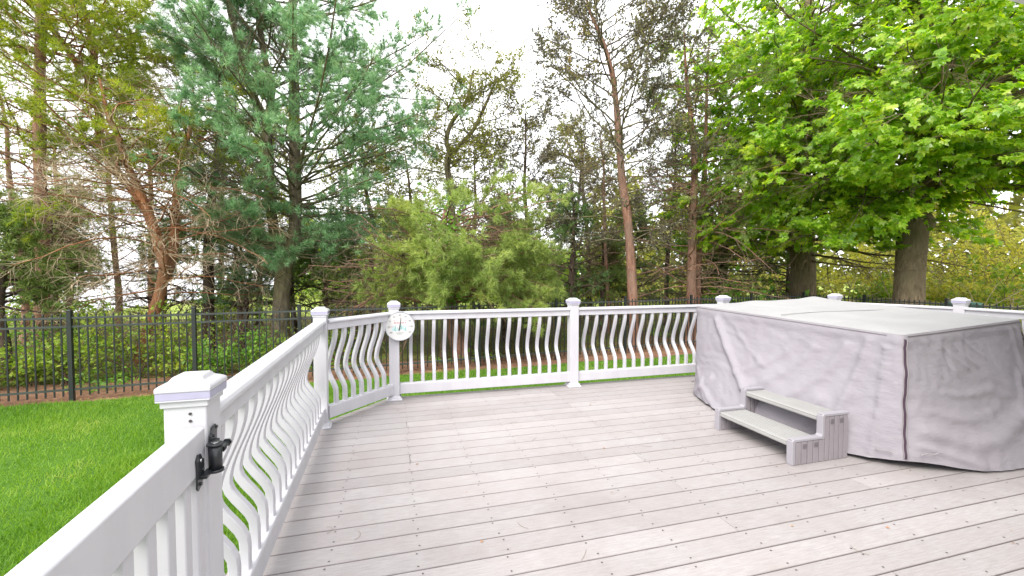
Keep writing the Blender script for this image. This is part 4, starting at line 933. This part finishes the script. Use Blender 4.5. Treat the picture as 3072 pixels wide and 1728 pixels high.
# ---- brown pines right of centre
T7 = [(7.29, 9.3, -0.55), (7.29, 9.3, 0.59), (7.28, 9.3, 1.47), (7.29, 9.3, 2.3), (7.32, 9.32, 3.12), (7.36, 9.34, 3.94), (7.31, 9.4, 4.96), (7.2, 9.5, 6.3), (7.1, 9.5, 7.6)]
T7b = [(7.72, 9.6, -0.55), (7.72, 9.6, 0.57), (7.71, 9.6, 1.48), (7.83, 9.6, 2.75), (7.88, 9.6, 4.43), (7.9, 9.6, 6.0), (7.95, 9.6, 7.4)]
rng_l = [dict(n=26, t0=0.16, t1=0.6, length=lambda z, a: 2.0, elev=lambda z: 0.05, wig=0.15, up=-0.01, needles=False, dead=True, rmax=0.018),
         dict(n=26, t0=0.42, t1=1.0, length=lambda z, a: 1.9, elev=lambda z: 0.2, wig=0.12, up=0.0, rmax=0.018)]
pine('pine_tree', 'reddish-brown pine trunk with bare lower branches just left of the maples', [(T7, 0.12, 0.012)], 'bark_red', rng_l,
     (7, 0.25, 0.8, 0.5), (5, 0.7, 0.24), (3, 0.08, 11, 0.05, 0.85), 'green_pine_needle', 'twig_brown', 'pines beyond the fence', keep=lambda p: clump_mask(p, 2.3, 0.2, 11))
pine('pine_tree', 'thinner brown pine trunk pressed close behind the reddish one left of the maples', [(T7b, 0.09, 0.01)], 'bark_red', rng_l,
     (6, 0.25, 0.8, 0.5), (5, 0.7, 0.24), (3, 0.08, 11, 0.05, 0.85), 'green_pine_needle', 'twig_brown', 'pines beyond the fence')
T8 = [(10.52, 11.9, -0.6), (10.52, 11.9, 0.66), (10.57, 11.9, 1.74), (10.69, 11.9, 3.7), (10.67, 11.9, 6.95)]
pine('cedar_tree', 'dark cedar with a narrow trunk in the shade left of the maples', [(T8, 0.13, 0.05)], 'bark_dark',
     [dict(n=44, t0=0.25, t1=1.0, length=lambda z, a: 2.2, elev=lambda z: 0.0, wig=0.12, up=-0.01, rmax=0.03)],
     (7, 0.25, 0.8, 0.5), (5, 0.7, 0.24), (2, 0.085, 9, 0.1, 0.8), 'cedar', 'twig_dark', 'cedars in the woodland')
def cedar(x, y, h, r, label, spread=1.2, z0=0.15, mat='cedar', nl=46, keep=None):
    pts = [(x + rng.normal(0, 0.04), y, GZ - 0.05 + h * q) for q in np.linspace(0, 1, 6)]
    return pine('cedar_tree', label, [(pts, r, r * 0.2)], 'bark_dark',
         [dict(n=nl, t0=z0, t1=1.0, length=lambda z, a: spread * np.clip(1.2 - (z - GZ) / h * 0.85, 0.2, 1.2), elev=lambda z: 0.15, wig=0.1, up=0.01, rmax=0.025)],
         (7, 0.2, 0.75, 0.45), (4, 0.7, 0.2), (3, 0.09, 9, 0.095, 0.8), mat, 'twig_brown', 'evergreens in the woodland', keep)[0]
ceA = cedar(4.6, 10.6, 4.2, 0.08, 'dark green cedar just left of the bent orange trunk', 1.5, keep=lambda p: clump_mask(p, 2.2, -0.3, 13))
ceB = cedar(-6.35, 9.25, 3.1, 0.07, 'dense green cedar at the left edge beyond the fence', 1.2, 0.42, 'green_pine_needle', keep=lambda p: clump_mask(p, 2.4, -0.5, 16))
ceC = cedar(-3.55, 11.9, 2.9, 0.06, 'young blue-green pine between the leaning pine and the white pine', 1.4, 0.3, 'white_pine_needle', 34, keep=lambda p: clump_mask(p, 2.4, -0.3, 62))
ceD = cedar(-0.9, 10.9, 2.6, 0.07, 'low evergreen between the white pine and the bushy pine', 1.6, 0.2, 'green_pine_needle', 34, keep=lambda p: clump_mask(p, 2.4, 0.0, 15))
for pr, x, y, rz, s, sz, lb in [(ceA, 2.9, 11.3, 2.0, 1.0, 0.82, 'dark evergreen behind the right side of the bushy pine'), (ceA, 9.9, 12.2, 4.0, 1.1, 0.75, 'low dark evergreen under the left side of the maple crown'), (ceD, 12.9, 11.6, 1.0, 1.0, 1.25, 'grey-green young pine seen past the knotted maple trunk'),
                                (ceD, -5.5, 12.6, 3.0, 0.9, 1.25, 'young green pine in the gap left of the leaning pine'), (ceD, -1.75, 12.4, 5.0, 1.0, 1.15, 'young pine just right of the white pine trunk'), (ceB, -7.7, 12.6, 2.2, 1.1, 1.15, 'young green pine just right of the slim pine trunk'), (ceC, -2.7, 13.5, 2.5, 1.2, 1.3, 'young blue-green pine behind the white pine trunk'), (ceB, 6.4, 12.4, 1.1, 1.2, 0.95, 'green young pine right of the bent orange trunk'),
                                (ceD, -4.5, 14.6, 0.7, 1.2, 1.6, 'far young pine between the leaning pine and the white pine'), (ceB, -8.9, 15.2, 4.2, 1.3, 1.3, 'far green pine in the gap beside the slim pine'), (ceD, 0.3, 14.6, 2.2, 1.3, 1.6, 'far young pine over the left shoulder of the bushy pine'), (ceA, 3.7, 14.2, 0.4, 1.2, 1.0, 'far dark evergreen over the right shoulder of the bushy pine'), (ceA, 8.0, 13.4, 5.1, 1.1, 1.05, 'far dark evergreen between the bent trunk and the brown pines')]:
    dup_tree(pr, x, y, rz, s, sz, lb)

# ---- the two maples
M1 = [(11.45, 9.75, -0.55), (11.43, 9.76, 0.57), (11.43, 9.77, 1.5), (11.33, 9.8, 2.43), (11.28, 9.82, 3.36), (11.35, 9.85, 4.75), (11.45, 9.9, 6.61), (11.56, 9.95, 8.93), (11.64, 10, 11.7)]
M2 = [(11.45, 7.16, -0.55), (11.52, 7.18, 0.69), (11.57, 7.2, 1.46), (11.65, 7.2, 2.24), (11.78, 7.19, 3.01), (11.9, 7.19, 3.94), (12.07, 7.2, 5.34), (12.16, 7.25, 7.66), (12.22, 7.32, 10.2)]
def maple_len(lo, hi, rad):
    return lambda z, a: rad * math.sqrt(max(0.10, 1 - ((z + 0.55 - lo) / (hi - lo) * 1.25 - 0.42) ** 2))
r1_, tl_m1, b_m1, tr_m1 = broad('maple_tree', 'maple with a thick dark trunk, further from the deck edge, leaves hanging to the left', [(M1, 0.33, 0.10)], 'bark_maple',
      [dict(n=56, t0=0.30, t1=0.86, length=maple_len(2.4, 12, 3.6), elev=lambda z: np.interp(z, [2, 5, 11], [-0.02, 0.2, 0.7]), wig=0.07, up=0.0, rmax=0.040),
       dict(n=62, t0=0.26, t1=0.86, length=lambda z, a: 4.1, elev=lambda z: 0.12, az=-2.6, azspread=1.0, wig=0.08, up=-0.012, rmax=0.028, end=0.12),
       dict(n=20, t0=0.50, t1=0.80, length=lambda z, a: 4.2, elev=lambda z: 0.15, az=-2.9, azspread=0.6, wig=0.08, up=0.0, rmax=0.028, end=0.12),
       dict(n=20, t0=0.4, t1=0.9, length=lambda z, a: 1.5, elev=lambda z: 0.2, az=-2.3, azspread=1.2, wig=0.08, up=0.0, rmax=0.02)],
      (8, 0.2, 0.75, 0.42, -0.02), (6, 0.7, 0.34, -0.10), (10, 0.12, 0.8, 0.5), 'maple_leaf', 'twig_brown', 'maples behind the tub',
      keep=lambda p: clump_mask(p, 2.3, -0.95, 21) & (p[:, 2] > 1.9), flare=0.12, big=290, leaf_shape=(MAPLE_S, MAPLE_SF))
r2_, tl_m2, b_m2, tr_m2 = broad('maple_tree', 'maple with a stout bare grey-brown trunk showing a knot, at the right', [(M2, 0.29, 0.10)], 'bark_maple',
      [dict(n=56, t0=0.52, t1=0.93, length=maple_len(2.9, 11, 3.9), elev=lambda z: np.interp(z, [2.5, 5, 11], [0.05, 0.25, 0.7]), wig=0.07, up=0.0, rmax=0.040),
       dict(n=48, t0=0.54, t1=0.90, length=lambda z, a: 4.2, elev=lambda z: 0.12, az=-2.3, azspread=1.1, wig=0.08, up=-0.012, rmax=0.028, end=0.12),
       dict(n=28, t0=0.52, t1=0.86, length=lambda z, a: 3.6, elev=lambda z: 0.10, az=-1.0, azspread=0.7, wig=0.08, up=-0.012, rmax=0.028, end=0.12),
       dict(n=20, t0=0.55, t1=0.92, length=lambda z, a: 1.5, elev=lambda z: 0.2, az=-2.3, azspread=1.2, wig=0.08, up=0.0, rmax=0.02)],
      (8, 0.2, 0.75, 0.42, -0.02), (6, 0.7, 0.34, -0.10), (10, 0.12, 0.8, 0.5), 'maple_leaf', 'twig_brown', 'maples behind the tub',
      keep=lambda p: clump_mask(p, 2.3, -0.95, 23) & (p[:, 2] > 3.1), flare=0.10, big=290, leaf_shape=(MAPLE_S, MAPLE_SF))
# the knot: a healed branch stub on the bare trunk
bm = bmesh.new(); bmesh.ops.create_icosphere(bm, subdivisions=3, radius=0.17)
for v in bm.verts: v.co = Vector((v.co.x, v.co.y, v.co.z * 1.35)) * (1 + 0.25 * mnoise.noise(v.co * 6))
inst('knot', bm_mesh(bm, 'knot', 'bark_maple', True), tr_m2, (0.28, -0.16, 3.05))

# ================================================================== shrubs, undergrowth and what lies further off
def shrub(x, y, h, w, label, mat, n, size, cat='shrub', name='shrub', group='shrubs beyond the fence', stems=7, nup=0.8):
    base = np.array([x, y, GZ - 0.02]); t = empty(name, tuple(base), 0, label, cat, group)
    P0 = np.zeros((stems, 3)); P0[:, :2] = rng.normal(0, 0.06, (stems, 2)); D = rng.normal(size=(stems, 3)); D[:, 2] = np.abs(D[:, 2]) + 1.2 * h / max(w, .2)
    P = grow(P0, D, np.full(stems, h) * rng.uniform(0.7, 1.05, stems), 7, 0.16, 0.02); Rr = taper(np.full(stems, 0.012), 7, 0.3)
    ms = MB(); tubes(ms, P, Rr, 4)
    pos, tan, rad, tt, par = sample(P, Rr, 8, 0.2, 1.0); P2 = grow(pos, splay(tan, 0.9, 0.3), np.full(len(pos), w * 0.5) * rng.uniform(0.5, 1.2, len(pos)), 5, 0.18, 0.02); R2 = taper(np.full(len(pos), 0.005), 5, 0.4)
    tubes(ms, P2, R2, 3); ms.build('stems', 'twig_brown', t)
    k_ = max(1, int(n / len(P2))); pos, tan, rad, tt, par = sample(P2, R2, k_, 0.05, 1.0); pos = pos + rng.normal(0, 0.05, pos.shape)
    pos[:, 2] = np.maximum(pos[:, 2], 0.03)
    mc = MB(); A = splay(tan, np.full(len(pos), 0.9)); N = unit(np.array([0, 0, nup]) + 0.7 * rng.normal(size=pos.shape)); scatter_shape(mc, pos, A, N, size * rng.uniform(0.6, 1.25, len(pos)), LEAF4, LEAF4F)
    mc.build('foliage', mat, t, kind='stuff'); return t
# dense leafy bushes just behind the left fence
spots = [(-6.1, 8.55, 0.7, .9), (-6.7, 10.0, 0.9, 1.0), (-5.7, 8.7, 0.6, .9), (-5.75, 9.7, 0.9, 1.0), (-5.15, 8.6, 0.8, .9), (-5.0, 9.6, 1.2, 1.0), (-4.3, 8.9, 1.25, .9), (-3.6, 9.1, 1.1, 1.0), (-3.2, 8.7, 0.6, .8), (-2.6, 9.5, 0.8, 1.0), (-1.9, 9.2, 0.6, .9), (-1.0, 9.6, 0.7, 1.0)]
where = ['at the far left edge', 'left of the slim pine trunk', 'in front of the slim pine trunk', 'right of the slim pine trunk', 'left of the leaning pine foot', 'hugging the leaning pine foot', 'right of the leaning pine foot', 'two paces right of the leaning pine', 'low in front of the white pine', 'left of the white pine foot', 'right of the white pine foot', 'between white pine and angled railing']
for (x, y, h_, w_), wh in zip(spots, where):
    shrub(x, y, h_, w_, 'bright green leafy bush behind the fence ' + wh, 'fresh_leaf' if rng.random() < 0.25 else 'lime_leaf', 760, 0.075)
# big-leaved shrub behind the fence near the tub
shrub(9.35, 9.6, 1.95, 1.1, 'shrub with large pale green leaves behind the fence before the dark maple trunk', 'fresh_leaf', 640, 0.16, stems=9)
shrub(10.25, 9.6, 1.6, 1.0, 'lower shrub with large green leaves at the foot of the dark maple trunk', 'fresh_leaf', 480, 0.15, stems=8)
shrub(8.4, 9.9, 1.2, 0.9, 'small leafy shrub beside the thin brown pine trunks', 'lime_leaf', 360, 0.09)
# mid-distance bushes, yellow-green and gold
mid = [(-9.5, 15.5, 1.4, 2.0, 'lime_leaf', 'lime green bush beyond the slim pine'), (-5.0, 16.0, 1.3, 2.2, 'lime_leaf', 'lime green bush glimpsed through the leaning pine'), (-1.2, 15.5, 1.5, 2.4, 'lime_leaf', 'pale lime bush seen between white pine and bushy pine'), (4.8, 15.5, 2.6, 2.4, 'lime_leaf', 'pale yellow-green bush behind the bushy pine'), (6.6, 14.5, 2.9, 2.4, 'lime_leaf', 'yellow-green bush left of the bent orange trunk'), (9.0, 16.0, 2.4, 2.2, 'gold_leaf', 'pale bush between bent trunk and brown pines'), (12.5, 15.0, 2.3, 2.2, 'gold_leaf', 'yellow bush seen left of the dark maple trunk'),
       (15.5, 13.5, 2.7, 2.4, 'gold_leaf', 'golden bush between the two maple trunks'), (17.0, 11.0, 3.2, 2.6, 'gold_leaf', 'golden bush right of the knotted maple trunk'), (17.5, 8.6, 3.6, 2.6, 'gold_leaf', 'golden bush with reddish tips at the right edge'), (15.4, 6.9, 2.6, 2.2, 'lime_leaf', 'yellow-green bush low at the right edge'), (13.6, 9.0, 1.5, 1.6, 'lime_leaf', 'low green bush between the two maple trunks'), (19.5, 10.0, 4.2, 3.0, 'gold_leaf', 'tall golden bush furthest back at the right'), (14.5, 8.0, 1.5, 1.6, 'gold_leaf', 'low yellow bush just right of the knotted maple trunk')]
for x, y, h_, w_, mt_, lb in mid:
    shrub(x, y, h_, w_, lb, mt_, 2600, 0.11, stems=12, group='bushes in the woodland')
# vine climbing the bushy pine, and a bin left behind the right-hand fence
vb = np.array([0.98, 9.12, GZ]); vt = empty('climbing_vine', tuple(vb), 0, 'bright green vine climbing the trunk of the low bushy pine', 'vine')
B = 5; P = grow(np.stack([rng.normal(0, 0.05, B), rng.normal(-0.05, 0.03, B), np.zeros(B)], 1), np.tile([[0.0, -0.02, 1.0]], (B, 1)), np.full(B, 3.5) * rng.uniform(0.8, 1.05, B), 9, 0.06, 0.05); Rr = taper(np.full(B, 0.008), 9, 0.4)
m = MB(); tubes(m, P, Rr, 4); m.build('stems', 'twig_brown', vt)
pos, tan, rad, tt, par = sample(P, Rr, 170, 0.35, 1.0); pos = pos + rng.normal(0, 0.15, pos.shape) * np.array([1.3, 0.7, 0.6]) + np.array([0, -0.25, 0])
m = MB(); leaves(m, pos, rng.normal(size=pos.shape) + np.array([0, -0.4, -0.5]), 0.10 * rng.uniform(0.6, 1.2, len(pos)), nup=0.5); m.build('foliage', 'fresh_leaf', vt, kind='stuff')
gb = empty('garden_bin', (13.35, 7.15, GZ), R(20), 'dark green garden bin behind the fence beside the knotted maple', 'bin')
inst('body', square_loft('body', 'tarp', [(0.24, 0.0), (0.25, 0.05), (0.29, 0.95), (0.31, 0.97), (0.31, 1.0), (0.28, 1.005)], 0.01), gb); inst('lid', square_loft('lid', 'tarp', [(0.32, 1.006), (0.325, 1.04), (0.28, 1.10), (0.10, 1.13)], 0.01), gb)
# ground cover behind the fence
m = MB(); n = 16000
x = rng.uniform(-10, 9.5, n); y = 7.9 + (x + 4.4) * 0.116 + rng.uniform(0.0, 3.6, n) ** 1.0
z = np.full(n, GZ) + np.abs(rng.normal(0, 0.09, n)); C = np.stack([x, y, z], 1); mk = clump_mask(C * np.array([1, 1, 0]), 2.6, 0.1, 41) & (x < -0.2) | clump_mask(C * np.array([1, 1, 0]), 2.2, 1.3, 42)
C = C[mk]; leaves(m, C, rng.normal(size=C.shape) * np.array([1, 1, .4]), 0.075 * rng.uniform(0.6, 1.3, len(C)))
tag(m.build('ground_cover', 'fresh_leaf', kind='stuff'), 'low green ground cover behind the fence', 'ground cover')
m = MB(); n = 15000
x = rng.uniform(-10, 10.5, n); y = np.interp(x, EDGE[:, 0], EDGE[:, 1]) + 0.03 + rng.random(n) ** 1.3 * 2.2
C = np.stack([x, y, np.full(n, GZ + 0.004) + 0.02 * rng.random(n)], 1); D = rng.normal(size=(n, 3)) * np.array([1, 1, 0.12])
scatter_shape(m, C, D, np.tile(np.array([[0, 0, 1.0]]), (n, 1)) + 0.3 * rng.normal(size=(n, 3)), rng.uniform(0.05, 0.13, n), np.array([(-0.035, 0, 0), (0.035, 0, 0), (0, 1, 0)]), [(0, 1, 2)])
tag(m.build('pine_litter', 'litter', kind='stuff'), 'reddish pine needle litter along the fence', 'litter')
# brush of fallen branches at the right under the maples
m = MB(); B = 420
P0 = np.stack([rng.uniform(12.2, 17, B), rng.uniform(6.5, 12.5, B), rng.uniform(GZ, 0.6, B)], 1); D = rng.normal(size=(B, 3)); D[:, 2] *= 0.35
P = grow(P0, D, rng.uniform(0.6, 1.8, B), 6, 0.2, 0.02); tubes(m, P, taper(rng.uniform(0.004, 0.014, B), 6, 0.3), 4)
tag(m.build('brush_pile', 'twig_tan', kind='stuff'), 'tangle of fallen grey branches under the maples', 'brush')
# bare undergrowth twigs all along
m = MB(); B = 800
P0 = np.stack([rng.uniform(-9, 12, B), rng.uniform(9.4, 13.5, B), np.full(B, GZ)], 1); D = rng.normal(size=(B, 3)); D[:, 2] = np.abs(D[:, 2]) + 0.8
P = grow(P0, D, rng.uniform(0.6, 1.9, B), 5, 0.22, 0.0); R_ = taper(rng.uniform(0.003, 0.009, B), 5, 0.35); tubes(m, P, R_, 3)
pos, tan, rad, tt, par = sample(P, R_, 4, 0.3, 1.0); P2 = grow(pos, splay(tan, 0.8), rng.uniform(0.2, 0.6, len(pos)), 3, 0.25, 0.0); tubes(m, P2, taper(np.full(len(pos), 0.0035), 3, 0.5), 3)
tag(m.build('undergrowth', 'twig_brown', kind='stuff'), 'bare brown undergrowth twigs between the trunks', 'undergrowth')
# far tree line: one mass of foliage far beyond
def treeline(name, label, arc, h, n, mat, size):
    m = MB(); a = rng.uniform(arc[0], arc[1], n); r = rng.uniform(arc[2], arc[3], n)
    top = h * (0.65 + 0.35 * np.abs(np.sin(a * 9) * np.cos(a * 23 + 1)) + 0.15 * np.sin(a * 61))
    zz = GZ + top * rng.random(n) ** 0.8
    C = np.stack([np.sin(a) * r, np.cos(a) * r, zz], 1); mk = clump_mask(C, 0.8, -0.9, 51); C = C[mk]
    leaves(m, C, rng.normal(size=C.shape), size * rng.uniform(0.6, 1.3, len(C)))
    tag(m.build(name, mat, kind='stuff'), label, 'treeline')
treeline('treeline', 'pale yellow-green wood edge far behind the middle trees', (R(-12), R(30), 32, 44), 5.5, 20000, 'lime_leaf', 0.42)
treeline('treeline', 'darker green wood edge far behind the maples', (R(26), R(75), 26, 40), 8.5, 24000, 'olive_leaf', 0.42)

# ================================================================== lawn grass: blades denser near the camera
m = MB()
def blades(n, xr, yr, hgt, wid, m, dens=None):
    x = rng.uniform(*xr, n); y = rng.uniform(*yr, n); e = np.interp(x, EDGE[:, 0], EDGE[:, 1]); ok = (x > -0.74 * y - 0.5) & (y < e + rng.normal(0, 0.03, n)) & ~((x > -0.74) & (y < 3.9 + np.clip((x + 0.7) * 1.15, 0, 0.82)) & (x < 6.6))
    x, y = x[ok], y[ok]; B = len(x); h_ = hgt * rng.uniform(0.5, 1.25, B)
    tone = 0.75 + 0.35 * (np.sin(x * 2.3 + 0.7 * y) * np.sin(y * 1.9 - 0.4 * x)); h_ = h_ * np.clip(tone, 0.6, 1.2)
    ln = rng.normal(0, 0.45, (B, 2)); C = np.stack([x, y, np.full(B, GZ - 0.003)], 1); A = np.concatenate([ln, np.ones((B, 1))], 1); N = rng.normal(size=(B, 3))
    sh = np.array([(-wid, 0, 0), (wid, 0, 0), (wid * 0.25, 1.0, 0.2), (-wid * 0.25, 1.0, 0.2)])
    S_ = unit(np.cross(unit(A), N)); A = unit(A); N2 = np.cross(S_, A)
    V = C[:, None] + h_[:, None, None] * (sh[None, :, 1:2] * A[:, None] + sh[None, :, 2:3] * N2[:, None]) + sh[None, :, 0:1] * S_[:, None]
    idx = (np.arange(B) * 4)[:, None]
    m.add(V, idx + np.array([[0, 1, 2, 3]]))
blades(92000, (-7.0, -0.7), (2.0, 7.6), 0.062, 0.0035, m)
blades(26000, (-2.6, -0.7), (1.2, 5.0), 0.058, 0.003, m)
blades(34000, (-1.0, 6.5), (4.3, 7.9), 0.062, 0.0045, m)
blades(5000, (6.0, 10.6), (4.3, 7.9), 0.06, 0.005, m)
tag(m.build('grass', 'grass', kind='stuff'), 'mown green lawn grass around the deck', 'grass')
print('objects', len(bpy.data.objects), 'polys', sum(len(me.polygons) for me in bpy.data.meshes))
